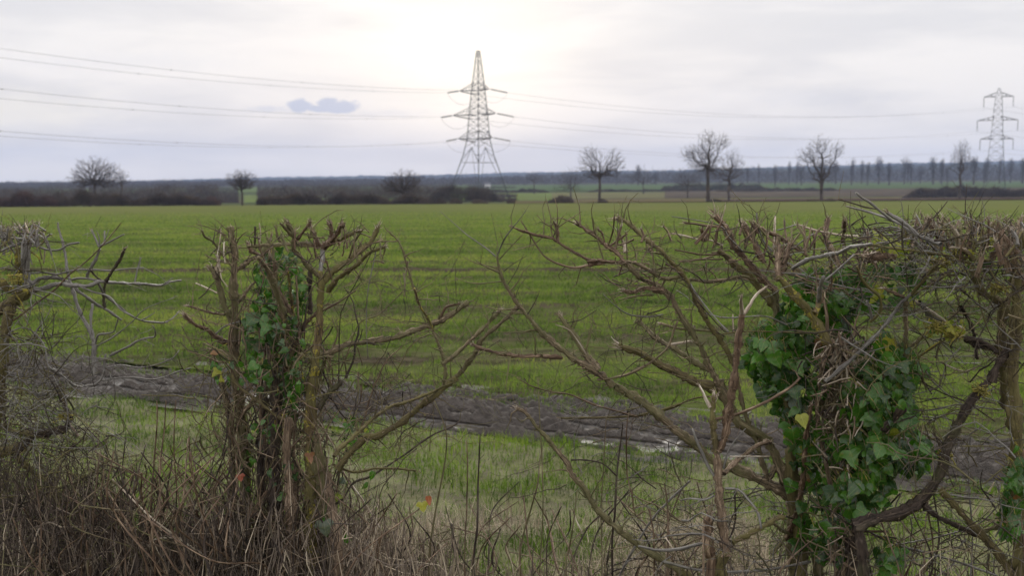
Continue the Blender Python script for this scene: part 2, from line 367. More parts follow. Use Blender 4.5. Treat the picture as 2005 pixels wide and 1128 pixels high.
# hills: long wooded ridges closing the view
M_hill = flat("wooded_hillside", (.035, .042, .04), (.055, .06, .045), 1, .02, 0)
def ridge(name, Y0, Y1, pts, seed, rough):
    """pts: (px, py) of the skyline; solid relief from Y0 up to the skyline at Y1"""
    pts = np.array(pts, float); n = 900; px = np.linspace(-700, 2700, n); py = np.interp(px, pts[:, 0], pts[:, 1])
    k = 26; V = []
    for i in range(k):
        t = i / (k - 1); Y = Y0 + (Y1 - Y0) * t; X = (px - 1002.5) / F * Y
        top = np.array([at(a, b, Y1)[2] for a, b in zip(px, py)]); base_ = terr(X, np.full(n, Y)) - 2
        h = math.sin(min(t / .85, 1) * math.pi / 2) if t < .85 else math.cos((t - .85) / .15 * math.pi * .25)
        Z = base_ + (top - base_) * h + (fbm(X / 14, np.full(n, Y / 14.), seed, 3) - .5) * rough + (fbm(X / 90, np.full(n, Y / 50.), seed + 1, 2) - .5) * rough
        V.append(np.stack([X, np.full(n, Y), Z], -1))
    mb = MB(); i = np.arange(k - 1)[:, None] * n + np.arange(n - 1)[None]
    mb.add(np.concatenate(V), np.stack([i, i + 1, i + n + 1, i + n], -1).reshape(-1, 4)); return tag(mb.build(name, M_hill), kind='structure')
ridge("distant_hills", 2300, 3500, [(-700, 362), (0, 359), (250, 356), (420, 352), (600, 348), (900, 344), (1100, 339), (1400, 334), (1700, 325), (2005, 318), (2700, 314)], 51, 9)
ridge("wooded_hills", 1300, 1900, [(-700, 369), (0, 366), (300, 362), (500, 357), (700, 356), (900, 354), (1050, 346), (1200, 343), (1500, 334), (1800, 327), (2005, 324), (2700, 320)], 61, 8)

# ---------------------------------------------------------------- grass and crop (stuff)
def blades(mb, X, Y, Z, H, Wd, tint, lean=.35, tip=.1):
    n = len(X); a = rng.uniform(0, 2 * math.pi, n); l = rng.uniform(0, 2 * math.pi, n); q = H * np.abs(rng.normal(0, lean, n))
    dx = np.cos(a) * Wd; dy = np.sin(a) * Wd; lx = np.cos(l) * q; ly = np.sin(l) * q
    hh = np.sqrt(np.maximum(H ** 2 - q ** 2 * .7, (H * .25) ** 2))
    V = np.stack([np.stack([X - dx, Y - dy, Z], -1), np.stack([X + dx, Y + dy, Z], -1),
                  np.stack([X - dx * .8 + lx * .35, Y - dy * .8 + ly * .35, Z + hh * .62], -1), np.stack([X + dx * .8 + lx * .35, Y + dy * .8 + ly * .35, Z + hh * .62], -1),
                  np.stack([X + lx, Y + ly, Z + hh], -1)], 1).reshape(-1, 3)
    i = np.arange(n)[:, None] * 5
    K = np.repeat(np.stack([np.clip(tint, .01, .99), a, l], -1), 5, 0)
    mb.add(V, i + np.array([[0, 1, 3, 2]]), i + np.array([[2, 3, 4]]), 0, K)
# winter cereal
n = 600000; Y = 6.3 * (85 / 6.3) ** (rng.random(n) ** 1.05); X = rng.uniform(-1, 1, n) * (.56 * Y + .8)
c_ = Y + SH * X
Y = np.where(rng.random(n) < .8, np.round(Y / .135) * .135 + rng.normal(0, .022, n), Y)
dens = fbm(X * .3, Y * 1.3, 41, 4) * .62 + .09 + fbm(X * 3, Y * 5, 43, 3) * .45 - .12 * np.clip((14 - Y) / 8, 0, 1)
edge = np.clip((Y + SH * X - 6.95) / .8, 0, 1)
tr = np.abs(Y + 1.6 * (fbm(X * .3, Y * .1, 47, 3)) - 20.2)
keep = (rng.random(n) < np.clip((dens - .43) * 4.5, .02, 1)) & (rng.random(n) < edge * .97 + .03) & (Y + SH * X > 6.95) & ((tr > .5) | (rng.random(n) < .10)) & (rng.random(n) < 1 - np.clip((Y - 25) / 60, 0, 1))
X, Y = X[keep], Y[keep]; Z = np.where(Y + SH * X < 7.35, mudz(X, Y), cropz(X, Y)) - .005; n = len(X)
tint = .40 + (fbm(X * .5, Y * 1.2, 45, 3) - .5) * 1.5 + (fbm(X * 5, Y * 6, 48, 2) - .5) * .5 + rng.normal(0, .16, n) + np.clip((Y - 14) / 60, 0, .2)
mb = MB(); blades(mb, X, Y, Z, rng.uniform(.025, .065, n) * (1 + .25 * fbm(X, Y, 46)), .0022 * np.maximum(1, Y / 8) * rng.uniform(.7, 1.5, n), tint, .8)
tag(mb.build("cereal_crop", M_crop), "short green cereal blades growing across the field", "crop", kind='stuff')
# verge grass
n = 260000; Y = rng.uniform(2.2, 8.6, n); X = rng.uniform(-1, 1, n) * (.56 * Y + .6); c_ = Y + SH * X
patch = fbm(X * 1.4, Y * 1.8, 71, 4); keep = (c_ < 6.19 + .25 * (fbm(X * 3, Y * 3, 70, 3) - .5)) & (Y > 3.1) & (rng.random(n) < np.clip((fbm(X * 2.5, Y * 3.5, 73, 3) - .25) * 3, .2, 1))
X, Y, patch = X[keep], Y[keep], patch[keep]; c_ = Y + SH * X; n = len(X)
tint = .30 + (patch - .5) * .95 + rng.normal(0, .15, n) + (fbm(X * 6, Y * 7, 79, 2) - .5) * .5 + np.clip((3.9 - c_) * .30, 0, .3) + np.where(rng.random(n) < .06, .4, 0)
tuss = np.clip((fbm(X * 3.5, Y * 3.5, 75, 3) - .45) * 5, 0, 1)
H = rng.uniform(.025, .075, n) * (1 + .35 * tuss)
mb = MB(); blades(mb, X, Y, terr(X, Y) + microz(X, Y) - .01, H, rng.uniform(.0011, .0026, n), tint, 1.3)
tag(mb.build("verge_grass", M_grass), "matted green and straw-coloured grass on the verge behind the hedge", "grass", kind='stuff')
# weeds creeping into the mud
n = 9000; X = rng.uniform(-5, 4, n); c_ = 6.1 + np.abs(rng.normal(0, .09, n)); c2 = 7.5 - np.abs(rng.normal(0, .25, n)); c_ = np.where(rng.random(n) < .4, c_, c2); Y = c_ - SH * X
k = fbm(X * 4, Y * 4, 77, 2) > .5; X, Y = X[k], Y[k]; n = len(X)
mb = MB(); blades(mb, X, Y, mudz(X, Y) - .004, rng.uniform(.02, .06, n), rng.uniform(.0014, .003, n), rng.uniform(.15, .6, n), .6)
tag(mb.build("sparse_grass", M_grass), "thin grass tufts poking through the edges of the mud", "grass", kind='stuff')

# ---------------------------------------------------------------- bare trees
M_twig = flat("tree_twigs", (.05, .038, .03), (.07, .054, .042), .9, .5)
M_trunk = flat("tree_bark", (.05, .042, .034), (.075, .06, .048), .9, 1.5)
def tree_parts(lobes, zb, h, M=1300, seed=0, rmin=.011, tw=3, tl=.035):
    """lobes: (x, z, rx, rz) ellipsoids the crown fills, in metres from the foot; zb: height where the limbs leave the trunk"""
    vol = np.array([l[2] * l[2] * l[3] for l in lobes]); idx = rng.choice(len(lobes), M, p=(vol ** .7) / (vol ** .7).sum()); Lb = np.array(lobes)[idx]
    d = rng.normal(0, 1, (M, 3)); d /= np.linalg.norm(d, axis=1)[:, None]; d *= (rng.random(M) ** .45 * rng.normal(1.08, .13, M))[:, None]
    P = np.stack([Lb[:, 0] + d[:, 0] * Lb[:, 2], d[:, 1] * Lb[:, 2] * .8, Lb[:, 1] + d[:, 2] * Lb[:, 3]], -1); P = P[P[:, 2] > zb * .8]
    top = max(l[1] + l[3] * .3 for l in lobes); xm = np.average([l[0] for l in lobes], weights=vol)
    nt_ = 8; tr = [np.array([xm * .35 * (i / (nt_ - 1)) + rng.normal(0, .01) * h * (i > 1), rng.normal(0, .01) * h * (i > 1), z]) for i, z in enumerate(np.concatenate([np.linspace(0, zb, 4), np.linspace(zb, zb + (top - zb) * .55, 5)[1:]]))]
    P = P[np.argsort(np.linalg.norm(P - np.array(tr[3]), axis=1))]; N_ = len(P) + nt_; pos = np.zeros((N_, 3)); pos[:nt_] = tr; par = np.full(N_, -1); pl = np.zeros(N_)
    for i in range(1, nt_): par[i] = i - 1; pl[i] = pl[i - 1] + np.linalg.norm(pos[i] - pos[i - 1])
    for j, p in enumerate(P):
        k = nt_ + j; dd = np.linalg.norm(pos[3:k] - p, axis=1); q = 3 + (dd + .33 * pl[3:k]).argmin(); par[k] = q; pos[k] = p; pl[k] = pl[q] + dd[q - 3]
    cnt = np.zeros(N_)
    for k in range(N_ - 1, 0, -1): cnt[k] += 1; cnt[par[k]] += cnt[k]
    # relax zigzags a little
    for _ in range(2):
        for k in range(nt_, N_):
            if par[k] > 0: pos[k] = pos[k] * .8 + (pos[par[k]] * 2 - pos[par[par[k]]] if par[par[k]] >= 0 else pos[par[k]]) * .2 * 1.0
    r = np.minimum(rmin * cnt ** .52, h * .03); tm = MB(); tw_ = MB()
    tube(tm, [(0, 0, -.5)] + list(pos[:4]), [h * .040, h * .030, h * .024, h * .022, max(r[4], h * .019)], 9, 0, .1)
    k = np.arange(4, N_); thick = cnt[k] > 14; kk = k[thick]; A, B = pos[par[kk]], pos[kk]; sticks(tm, A, B, np.minimum(r[par[kk]], r[kk] * 1.4), r[kk])
    kk = k[~thick]; A, B = pos[par[kk]], pos[kk]; T = B - A; T /= np.linalg.norm(T, axis=1)[:, None] + 1e-9
    sticks(tw_, A, B, np.minimum(r[par[kk]], r[kk] * 1.4), r[kk])
    for _ in range(tw):
        f = rng.random((len(kk), 1)); q = A + (B - A) * f; dv = T + rng.normal(0, .7, T.shape) + [0, 0, .15]; dv /= np.linalg.norm(dv, axis=1)[:, None]; l = h * tl * rng.uniform(.5, 1.4, (len(kk), 1))
        m_ = q + dv * l * .6; sticks(tw_, q, m_, rmin * .7, rmin * .55); sticks(tw_, m_, m_ + (dv + rng.normal(0, .5, T.shape)) * l * .5, rmin * .5, rmin * .3)
    return tm, tw_
def base_z(x, Y, py=None): return float(terr(x, Y))
def place_tree(name, px, Y, fork, lobes, label, group=None, M=1500, tw=3, rmin=.0095, foot=None):
    """fork and lobes (cx, cy, rx, ry) are picture measures turned into metres at distance Y"""
    x = (px - 1002.5) / F * Y; z0 = base_z(x, Y); lo = [((a - px) / F * Y * 1.05, at(px, b_, Y)[2] - z0, c_ / F * Y * 1.12, d_ / F * Y) for a, b_, c_, d_ in lobes]; h = max(l[1] + l[3] for l in lo)
    tm, tw_ = tree_parts(lo, at(px, fork, Y)[2] - z0, h, M, rmin=rmin, tw=tw)
    e = empty(name, (x, Y, z0), label, "tree", group); tm.build("trunk", M_trunk, e); tw_.build("crown", M_twig, e); return e
G1 = "bare trees along the far field edge"
place_tree("oak_tree", 190, 215, 362, [(188, 334, 34, 27), (162, 350, 20, 18), (220, 336, 20, 17), (200, 356, 44, 12)], "broad bare oak rising behind the dark hedge at the far left", G1, 2200, 3, .014)
place_tree("bare_tree", 241, 235, 366, [(242, 346, 13, 15)], "small pale bare tree just right of the broad left oak", G1, 350, 3)
place_tree("bare_tree", 476, 160, 377, [(476, 350, 27, 17), (476, 360, 22, 12)], "small round-headed bare tree standing in a gap of the dark hedge", G1, 1300)
place_tree("bare_tree", 790, 165, 378, [(790, 352, 30, 20), (768, 362, 20, 14), (812, 352, 16, 14), (790, 372, 34, 12)], "dense bushy bare tree in the hedge left of the pylon", G1, 2200)
place_tree("bare_tree", 1173, 160, 350, [(1156, 307, 22, 21), (1201, 316, 19, 25), (1152, 330, 19, 12), (1185, 332, 30, 12), (1174, 343, 30, 10)], "bare tree with a forked spreading crown right of the pylon", G1, 1500, 2)
place_tree("bare_tree", 1385, 160, 332, [(1383, 275, 17, 21), (1358, 301, 26, 18), (1409, 278, 14, 16), (1388, 308, 20, 20), (1372, 322, 24, 12), (1392, 333, 32, 12)], "tallest bare tree, thick dark trunk at the edge of the green field", G1, 1900, 2)
place_tree("bare_tree", 1425, 205, 366, [(1428, 312, 21, 22), (1436, 330, 20, 18), (1416, 344, 24, 13)], "thinner bare tree close behind the tallest tree", G1, 900, 2)
place_tree("bare_tree", 1606, 162, 362, [(1600, 286, 20, 21), (1578, 306, 22, 19), (1632, 294, 14, 18), (1606, 322, 27, 20), (1606, 345, 22, 12)], "bare tree with a stout forked trunk by the ploughed field", G1, 1400, 2)
place_tree("bare_tree", 1875, 240, 345, [(1876, 298, 16, 24), (1874, 318, 19, 20)], "slim oval bare tree left of the distant pylon", G1, 900, 2)
G2 = "small hazy trees beyond the field"
place_tree("bare_tree", 1046, 420, 358, [(1046, 347, 19, 12)], "small hazy tree right of the pylon legs", G2, 500)
place_tree("bare_tree", 1259, 400, 362, [(1250, 344, 26, 14), (1272, 350, 18, 10)], "low wide hazy tree between the two big bare trees", G2, 700)
place_tree("bare_tree", 1345, 330, 365, [(1345, 350, 28, 18)], "low dark bushy tree left of the tallest tree's trunk", G2, 900)
place_tree("bare_tree", 1118, 300, 372, [(1118, 350, 22, 22), (1108, 370, 22, 12)], "scrubby tree left of the forked spreading tree", G2, 900)
place_tree("bare_tree", 333, 300, 368, [(333, 366, 26, 10)], "low bushy tree above the left hedge", G2, 500)
place_tree("bare_tree", 410, 300, 368, [(405, 364, 30, 9)], "low bushy tree between the oak and the round-headed tree", G2, 500)
protos = []
for i in range(7):
    w_ = [1.6, 2.2, 1.4, 2.8, 1.8, 1.2, 2.4][i]; h_ = 13.0; lo = [(rng.normal(0, .3), 10.2, w_, 2.8), (rng.normal(0, .6), 7.5, w_ * .9, 2.5), (rng.normal(0, .3), 5, w_ * .6, 2)]
    if i % 3 == 1: lo = lo[:2]
    tm, tw_ = tree_parts(lo, 3.0, h_, 420, rmin=.02, tw=3, tl=.05); protos.append((tm.mesh("trunk", M_trunk), tw_.mesh("crown", M_twig), h_))
av = [(1515, 322), (1533, 316), (1554, 316), (1574, 320), (1638, 316), (1657, 309), (1676, 314), (1699, 315), (1725, 309), (1735, 316), (1757, 309), (1772, 316), (1788, 317), (1801, 322), (1815, 309), (1831, 311), (1845, 312), (1858, 320), (1898, 308), (1913, 314), (1927, 310), (1960, 303), (1975, 314), (1988, 306), (2002, 308), (1468, 322), (1490, 325), (2022, 304), (1240, 326), (1285, 330), (1215, 332)]
for i, (px, top) in enumerate(av):
    Y = 640 + (i * 67 % 150) if px > 1300 else 800; px += 9 * math.sin(i * 7.7); top += 4.5 * math.sin(i * 3.1)
    x = (px - 1002.5) / F * Y; z0 = base_z(x, Y); h = at(px, top, Y)[2] - z0
    e = empty("bare_tree", (x, Y, z0), "narrow hazy bare tree in the far row on the skyline at the right", "tree", "far row of narrow trees")
    if px < 1300: e['label'] = "faint bare tree on the skyline between the two big bare trees"; e['group'] = "faint skyline trees"
    tr, cr, zt = protos[i % 7]; e.rotation_euler.z = i * 1.3; s_ = h / zt; k_ = s_ * (1.0 + .35 * math.sin(i * 5)); e.scale = (k_, k_, s_)
    for nm, me in (("trunk", tr), ("crown", cr)):
        o = bpy.data.objects.new(nm, me); C.objects.link(o); o.parent = e

# ---------------------------------------------------------------- far hedges, each section dense twiggy growth
M_hedge = flat("hedge_twigs", (.05, .038, .032), (.085, .065, .05), .9, .3)
M_hedge2 = flat("reddish_hedge_twigs", (.085, .05, .042), (.06, .042, .036), .9, .3)
def hedge(name, px0, px1, Y, top, bot, n, label, group=None, m=None, var=.35, dep=2.0, cat="hedge", r=.022, seed=0):
    """top, bot: picture heights of the skyline and foot"""
    xa, xb = (px0 - 1002.5) / F * Y, (px1 - 1002.5) / F * Y; org = ((xa + xb) / 2, Y, base_z((xa + xb) / 2, Y))
    t = rng.random(n); x = xa + (xb - xa) * t; Yv = Y + rng.uniform(-dep / 2, dep / 2, n)
    hpx = 1 - var * fbm(x / 2.2, x * 0 + seed, 80 + seed, 4) * 1.5; z0 = terr(x, Yv)
    H = np.maximum((at((px0 + px1) / 2, top, Y)[2] - terr((xa + xb) / 2, Y)) * hpx * (np.sqrt(np.clip(1 - (2 * t - 1) ** 2, .02, 1)) if cat == 'bush' else np.minimum(1, (.12 if name == 'hedge' and (px1 > 820 or px0 > 990) else .45) + np.minimum(t, 1 - t) * (xb - xa) / 4.5)), .3)
    u_ = rng.random(n); z = z0 + H * u_ ** .8
    A = np.stack([x, Yv, z], -1); dv = rng.normal(0, 1, (n, 3)) * [1, .8, 1.2]; dv[:, 2] = np.abs(dv[:, 2]); B = A + dv * H[:, None] * .13
    mb = MB(); sticks(mb, A, B, r * (1 + (1 - u_)), r * .5)
    k = max(4, int((xb - xa) / .8)); xs_ = rng.uniform(xa, xb, k); ys_ = Y + rng.uniform(-.5, .5, k); zz = terr(xs_, ys_)
    sticks(mb, np.stack([xs_, ys_, zz - .1], -1), np.stack([xs_ + rng.normal(0, .3, k), ys_, zz + H[:k] * .8], -1), .06, .03)
    e = mb.build(name, m or M_hedge, org=org); tag(e, label, cat, group); return e
HG = "dark bare hedge along the far edge of the green field"
hs = [(-60, 120, 372, "reddish dark hedge section at the far left of the field edge", M_hedge2), (118, 262, 366, "dark hedge section below the broad oak", None), (258, 425, 371, "long dense dark hedge section right of the oak", None),
      (505, 640, 374, "dark low hedge section right of the round-headed tree", None), (636, 760, 369, "dark hedge section left of the bushy tree", None), (756, 860, 362, "dark hedge section around the bushy tree's foot", None)]
for i, (a, b_, t_, lb, mm) in enumerate(hs): hedge("hedge", a, b_, 153 + i * .7, t_, 402, int((b_ - a) * 42), lb, HG, mm, seed=i, var=.55)
hedge("hedge", 826, 986, 232, 362, 395, 6500, "dark hedge section crossing behind the pylon's feet", HG, seed=8)
for i, (px, wd, tp, lb) in enumerate([(415, 34, 376, "reddish bush at the left end of the hedge gap"), (30, 60, 366, "rounded dark bush on the left hedge top"), (112, 50, 366, "second rounded bush left of the oak"),
        (830, 22, 384, "small bush tuft left of the pylon's feet"), (862, 26, 382, "small bush tuft nearer the pylon's left foot"), (893, 26, 380, "bush tuft at the pylon's left foot"), (940, 30, 378, "dark bush at the middle of the pylon's feet"), (1000, 16, 384, "tiny bush at the pylon's right foot"),
        (1097, 52, 371, "dense dark bush left of the forked spreading tree"), (1180, 18, 386, "tiny bush at the foot of the forked spreading tree"), (1398, 24, 382, "low bush at the foot of the tallest tree"), (1590, 16, 384, "low tuft left of the stout forked trunk"), (1622, 16, 385, "low tuft right of the stout forked trunk")]):
    hedge("bush", px - wd / 2, px + wd / 2, 156 + (i % 3), tp, 400, int(wd * 34), lb, "bushes at the far field edge", M_hedge2 if i in (0, 1) else M_hedge, var=.6, dep=3, cat="bush", seed=20 + i)
for i, (a, b_, Y_, t_, lb) in enumerate([(1000, 1075, 455, 368, "low dark trimmed hedge right of the pylon, far off"), (1150, 1395, 460, 369, "long thin dark hedge between the big bare trees, far off"), (1400, 1640, 440, 366, "far dark hedge behind the stout forked tree"), (1765, 2060, 300, 362, "neat trimmed dark hedge far off at the right edge"), (1290, 1500, 480, 356, "far dark scrub hedge behind the tallest tree")]):
    hedge("hedge", a, b_, Y_, t_, 380, int((b_ - a) * 26), lb, "thin hedges far beyond the field", var=.4, dep=3, r=.06, seed=40 + i)

# far-off wood that reads as one mass
mb = MB(); n = 60000; px = rng.uniform(560, 2150, n); px = np.where(rng.random(n) < .3, rng.uniform(-60, 600, n), px); Y = rng.uniform(880, 1250, n); X = (px - 1002.5) / F * Y; z0 = terr(X, Y)
H = (4 + 15 * fbm(X / 11, Y / 11, 91, 4) ** 1.3) * np.interp(px, [0, 560, 1000, 1200, 1500, 2005], [.45, .5, .7, 1.0, 1.15, 1.25]); u_ = rng.random(n)
A = np.stack([X, Y, z0 + H * u_], -1); B = A + rng.normal(0, .9, (n, 3)) + [0, 0, .9]
sticks(mb, A, B, .2, .1); tag(mb.build("woodland", M_twig), "blue-grey far woodland band below the skyline", "woodland", kind='stuff')

n = 70000; px = rng.uniform(-60, 1010, n); k = fbm(px / 60, px * 0, 93, 3) > .33; px = px[k]; n = len(px); Y = rng.choice([300., 360., 470., 640.], n) + rng.uniform(-6, 6, n); X = (px - 1002.5) / F * Y; z0 = terr(X, Y)
mb = MB(); H = (1.4 + 4.0 * fbm(X / 9, Y / 9, 94, 4)) * np.clip((1010 - px) / 160, .05, 1) * np.where((px > 430) & (px < 505), .45, 1); u_ = rng.random(n); A = np.stack([X, Y, z0 + H * u_], -1); B = A + rng.normal(0, .45, (n, 3)) + [0, 0, .4]
sticks(mb, A, B, .06, .03); tag(mb.build("scrub", M_hedge), "grey-brown scrub and field hedges beyond the left half of the field edge", "scrub", kind='stuff')

# small farmhouse beyond the hedge
x = (955 - 1002.5) / F * 640; hz_ = base_z(x, 640)
e = empty("farmhouse", (x, 640, hz_), "tiny white farmhouse far beyond the pylon", "house")
def boxm(mb, a, b_, mi=0):
    (x0, y0, z0), (x1, y1, z1) = a, b_
    v = [(x0, y0, z0), (x1, y0, z0), (x1, y1, z0), (x0, y1, z0), (x0, y0, z1), (x1, y0, z1), (x1, y1, z1), (x0, y1, z1)]
    mb.add(v, [(0, 3, 2, 1), (4, 5, 6, 7), (0, 1, 5, 4), (1, 2, 6, 5), (2, 3, 7, 6), (3, 0, 4, 7)], None, mi)
q = MB(); boxm(q, (-1.8, -2, -.5), (1.8, 2, 2.4)); q.build("wall", flat("white_render", (.75, .75, .72)), e)
q = MB(); q.add([(-2, -2.2, 2.4), (2, -2.2, 2.4), (2, 2.2, 2.4), (-2, 2.2, 2.4), (-2, 0, 3.8), (2, 0, 3.8)], [(0, 1, 5, 4), (2, 3, 4, 5), (0, 3, 2, 1)], [(1, 2, 5), (3, 0, 4)]); q.build("roof", flat("slate_roof", (.12, .12, .13)), e, smooth=False)
q = MB(); boxm(q, (-.5, -2.06, .4), (.5, -2.0, 1.4)); q.build("window", flat("dark_glass", (.03, .03, .04), None, .2), e)

# ---------------------------------------------------------------- pylons and lines
M_steel = flat("galvanised_steel", (.05, .052, .05), (.07, .073, .07), .6, 2); M_wire = flat("aluminium_wire", (.16, .16, .165), None, .5, 1); M_ins = flat("insulator_glaze", (.05, .04, .04), (.07, .06, .05), .3, 2)
def frame_tower(e, rot, prof, bays, wmain, wbr, legs_z, scale=1):
    """square lattice tower. prof: list of (z, half side)"""
    zs = np.array([p[0] for p in prof]); hw = np.array([p[1] for p in prof])
    def cor(z, q):
        s_ = np.interp(z, zs, hw) * math.sqrt(2); a = rot + q * math.pi / 2; return np.array([math.cos(a) * s_, math.sin(a) * s_, z])
    for q in range(4):
        mb = MB(); pts = [cor(z, q) for z in zs]; sticks(mb, pts[:-1], pts[1:], wmain * 1.35, wmain * 1.35)
        mb.build("leg", M_steel, e)
    br = MB(); A = []; B = []; top = zs[-1]
    lv = bays
    for q in range(4):
        for i in range(len(lv) - 1):
            a, b_ = lv[i], lv[i + 1]
            A += [cor(a, q), cor(a, q + 1), cor(b_, q)]; B += [cor(b_, q + 1), cor(b_, q), cor(b_, q + 1)]
    sticks(br, A, B, wbr, wbr)
    # foot bracing: big K under the waist, horizontal belt
    A = []; B = []
    z1, z2 = legs_z
    for q in range(4):
        mid = (cor(z2, q) + cor(z2, q + 1)) / 2; ml = (cor(z1, q) + cor(z1, q + 1)) / 2
        A += [mid, mid, cor(z1, q), ml + (cor(z1, q) - ml) * .45, ml + (cor(z1, q + 1) - ml) * .45]
        B += [cor(z1, q) * .5 + mid * .5 + (cor(z1, q) - mid) * .5, cor(z1, q + 1), cor(z1, q + 1), cor(0.3, q), cor(0.3, q + 1)]
        A += [cor(z2, q) * .5 + cor(z1, q) * .5, cor(z2, q + 1) * .5 + cor(z1, q + 1) * .5]; B += [mid * .5 + cor(z1, q) * .5, mid * .5 + cor(z1, q + 1) * .5]
        A += [mid, mid]; B += [ml + (cor(z1, q) - ml) * .45, ml + (cor(z1, q + 1) - ml) * .45]
    sticks(br, A, B, wbr * 1.3, wbr * 1.3); br.build("bracing", M_steel, e)
    return cor
PX, PY = (937.5 - 1002.5) / F * 306, 306.0; PZ0 = base_z(PX, PY)
TZ = at(937, 99, 306)[2] - PZ0; zz = lambda y: (at(937, y, 306)[2] - PZ0)
pyl = empty("pylon", (PX, PY, PZ0), "large grey lattice pylon with three pairs of arms in the centre", "pylon")
yaw = R(2); prof = [(0, 7.6), (zz(302), 3.6), (zz(272), 2.7), (zz(215), 2.1), (zz(165), 1.42), (TZ, .36)]
prof = [(z, h / math.sqrt(2) * 1.28) for z, h in prof]
bays = [zz(y) for y in (288, 272, 258, 245, 232, 219, 206, 194, 183, 172, 161, 148, 133, 117, 101)]
cor = frame_tower(pyl, yaw, prof, bays, .11, .045, (zz(318), zz(288)))
q = MB(); A = [cor(TZ, i) for i in range(4)]; B = [cor(TZ, i + 1) for i in range(4)]; sticks(q, A, B, .08, .08); sticks(q, [(-.6, 0, TZ)], [(.6, 0, TZ)], .1, .1); q.build("peak", M_steel, pyl)
ARM = np.array([.80, -.60, 0.]); DL = np.array([-.56, -.83, 0]); DR = np.array([.93, .37, 0])
arms = [(170, 176, 6.0, 3.3), (216, 224, 8.1, 5.3), (263, 271, 6.5, 4.3)]; att = []
cross = np.array([ARM[1], -ARM[0], 0]) * -1
for lvl, (yt, yb, la, ra) in enumerate(arms):
    zt, zb = zz(yt - 8), zz(yb)
    for s_, ln in ((-1, la / .8), (1, ra / .8)):
        q = MB(); hb = np.interp(zb, [p[0] for p in prof], [p[1] for p in prof]); tip = ARM * s_ * ln + np.array([0, 0, zz(yb - 1)]); A = []; B = []
        bs = [ARM * s_ * hb * .9 + cross * c_ * hb + [0, 0, zb] for c_ in (-1, 1)]; ts = [ARM * s_ * hb * .7 + cross * c_ * hb * .8 + [0, 0, zt] for c_ in (-1, 1)]
        for k in (0, 1):
            A += [bs[k], ts[k], bs[k]]; B += [tip, tip, ts[k]]
            for f_ in (.25, .5, .75): A += [bs[k] + (tip - bs[k]) * f_, bs[0] + (tip - bs[0]) * f_]; B += [ts[k] + (tip - ts[k]) * (f_ - .12), bs[1] + (tip - bs[1]) * f_]
        A += [bs[0]]; B += [bs[1]]
        sticks(q, A, B, [.12 if i % 9 in (0, 1) else .05 for i in range(len(A))], None); q.build("crossarm", M_steel, pyl)
        ends = []
        for dr in (DL, DR):
            a = tip; b_ = tip + dr * 6.0 + np.array([0, 0, -.95]); q = MB(); m_ = 26
            pp = [a + (b_ - a) * t for t in np.linspace(0, 1, m_)]; rr = [.05 if (i < 3 or i > m_ - 3) else (.24 if i % 2 else .1) for i in range(m_)]
            tube(q, pp, rr, 6); q.build("insulator", M_ins, pyl); ends.append(b_)
        q = MB(); t = np.linspace(0, 1, 20)[:, None]; pp = ends[0] * (1 - t) + ends[1] * t + np.array([0, 0, -3.3]) * (4 * t * (1 - t)) ** .8
        tube(q, pp, np.full(20, .035), 4); q.build("jumper_cable", M_wire, pyl)
        att.append((lvl, s_, ends[0] + [PX, PY, PZ0], ends[1] + [PX, PY, PZ0]))
# second pylon
QX, QY = (1942 - 1002.5) / F * 390, 390.0; QZ0 = base_z(QX, QY); z2 = lambda y: at(1943, y, 390)[2] - QZ0
pyl2 = empty("pylon", (QX, QY, QZ0), "smaller pale distant pylon with hanging insulators at the right", "pylon")
prof2 = [(0, 4.0), (z2(330), 3.0), (z2(272), 2.2), (z2(215), 1.5), (z2(188), 1.15), (z2(172), .3)]
cor2 = frame_tower(pyl2, R(20), prof2, [z2(y) for y in (322, 304, 288, 272, 256, 243, 230, 217, 204, 192, 182, 173)], .065, .035, (z2(352), z2(322)))
att2 = {}
A2 = np.array([.93, -.36, 0])
for lvl, (y, wpx) in enumerate(((189, 24), (235, 33), (272, 27))):
    for s_ in (-1, 1):
        ln = wpx / F * 390 / .93; zb = z2(y); tip = A2 * s_ * ln + [0, 0, zb]; q = MB(); hb = 1.3; c2_ = np.array([.36, .93, 0])
        A = []; B = []
        for k in (-1, 1):
            bs = A2 * s_ * hb + c2_ * k * hb + [0, 0, zb + .1]; ts = A2 * s_ * hb * .8 + c2_ * k + [0, 0, z2(y - 8)]
            A += [bs, ts]; B += [tip, tip]
            for f_ in (.3, .6): A += [bs + (tip - bs) * f_]; B += [ts + (tip - ts) * (f_ + .1)]
        sticks(q, A, B, .11, .11); q.build("crossarm", M_steel, pyl2)
        q = MB(); pp = [tip + [0, 0, -4.0 * t] for t in np.linspace(0, 1, 18)]; tube(q, pp, [.16 if i % 2 else .08 for i in range(18)], 6); q.build("insulator", M_ins, pyl2)
        att2[(lvl, s_)] = tip + [QX, QY, QZ0 - 4.0]
def line(pts, label, group, nsp):
    org = tuple(pts[0]); d = unit(pts[-1] - pts[0]); sd_ = unit(np.cross(d, [0, 0, 1.])) * .22
    q = MB()
    for s_ in (-1, 1): tube(q, pts + sd_ * s_, np.full(len(pts), 0.018), 3)
    o = q.build("power_line", M_wire, org=org); tag(o, label, "power line", group)
    q = MB()
    for i in range(1, nsp):
        k = int(i * (len(pts) - 1) / nsp); p = pts[k]; sticks(q, [p + sd_ * 1.3, p + [0, 0, .14]], [p - sd_ * 1.3, p - [0, 0, .12]], .06, .06)
        q.build("spacer", M_wire, o, org=org); q = MB()
nm3 = ["top", "middle", "bottom"]
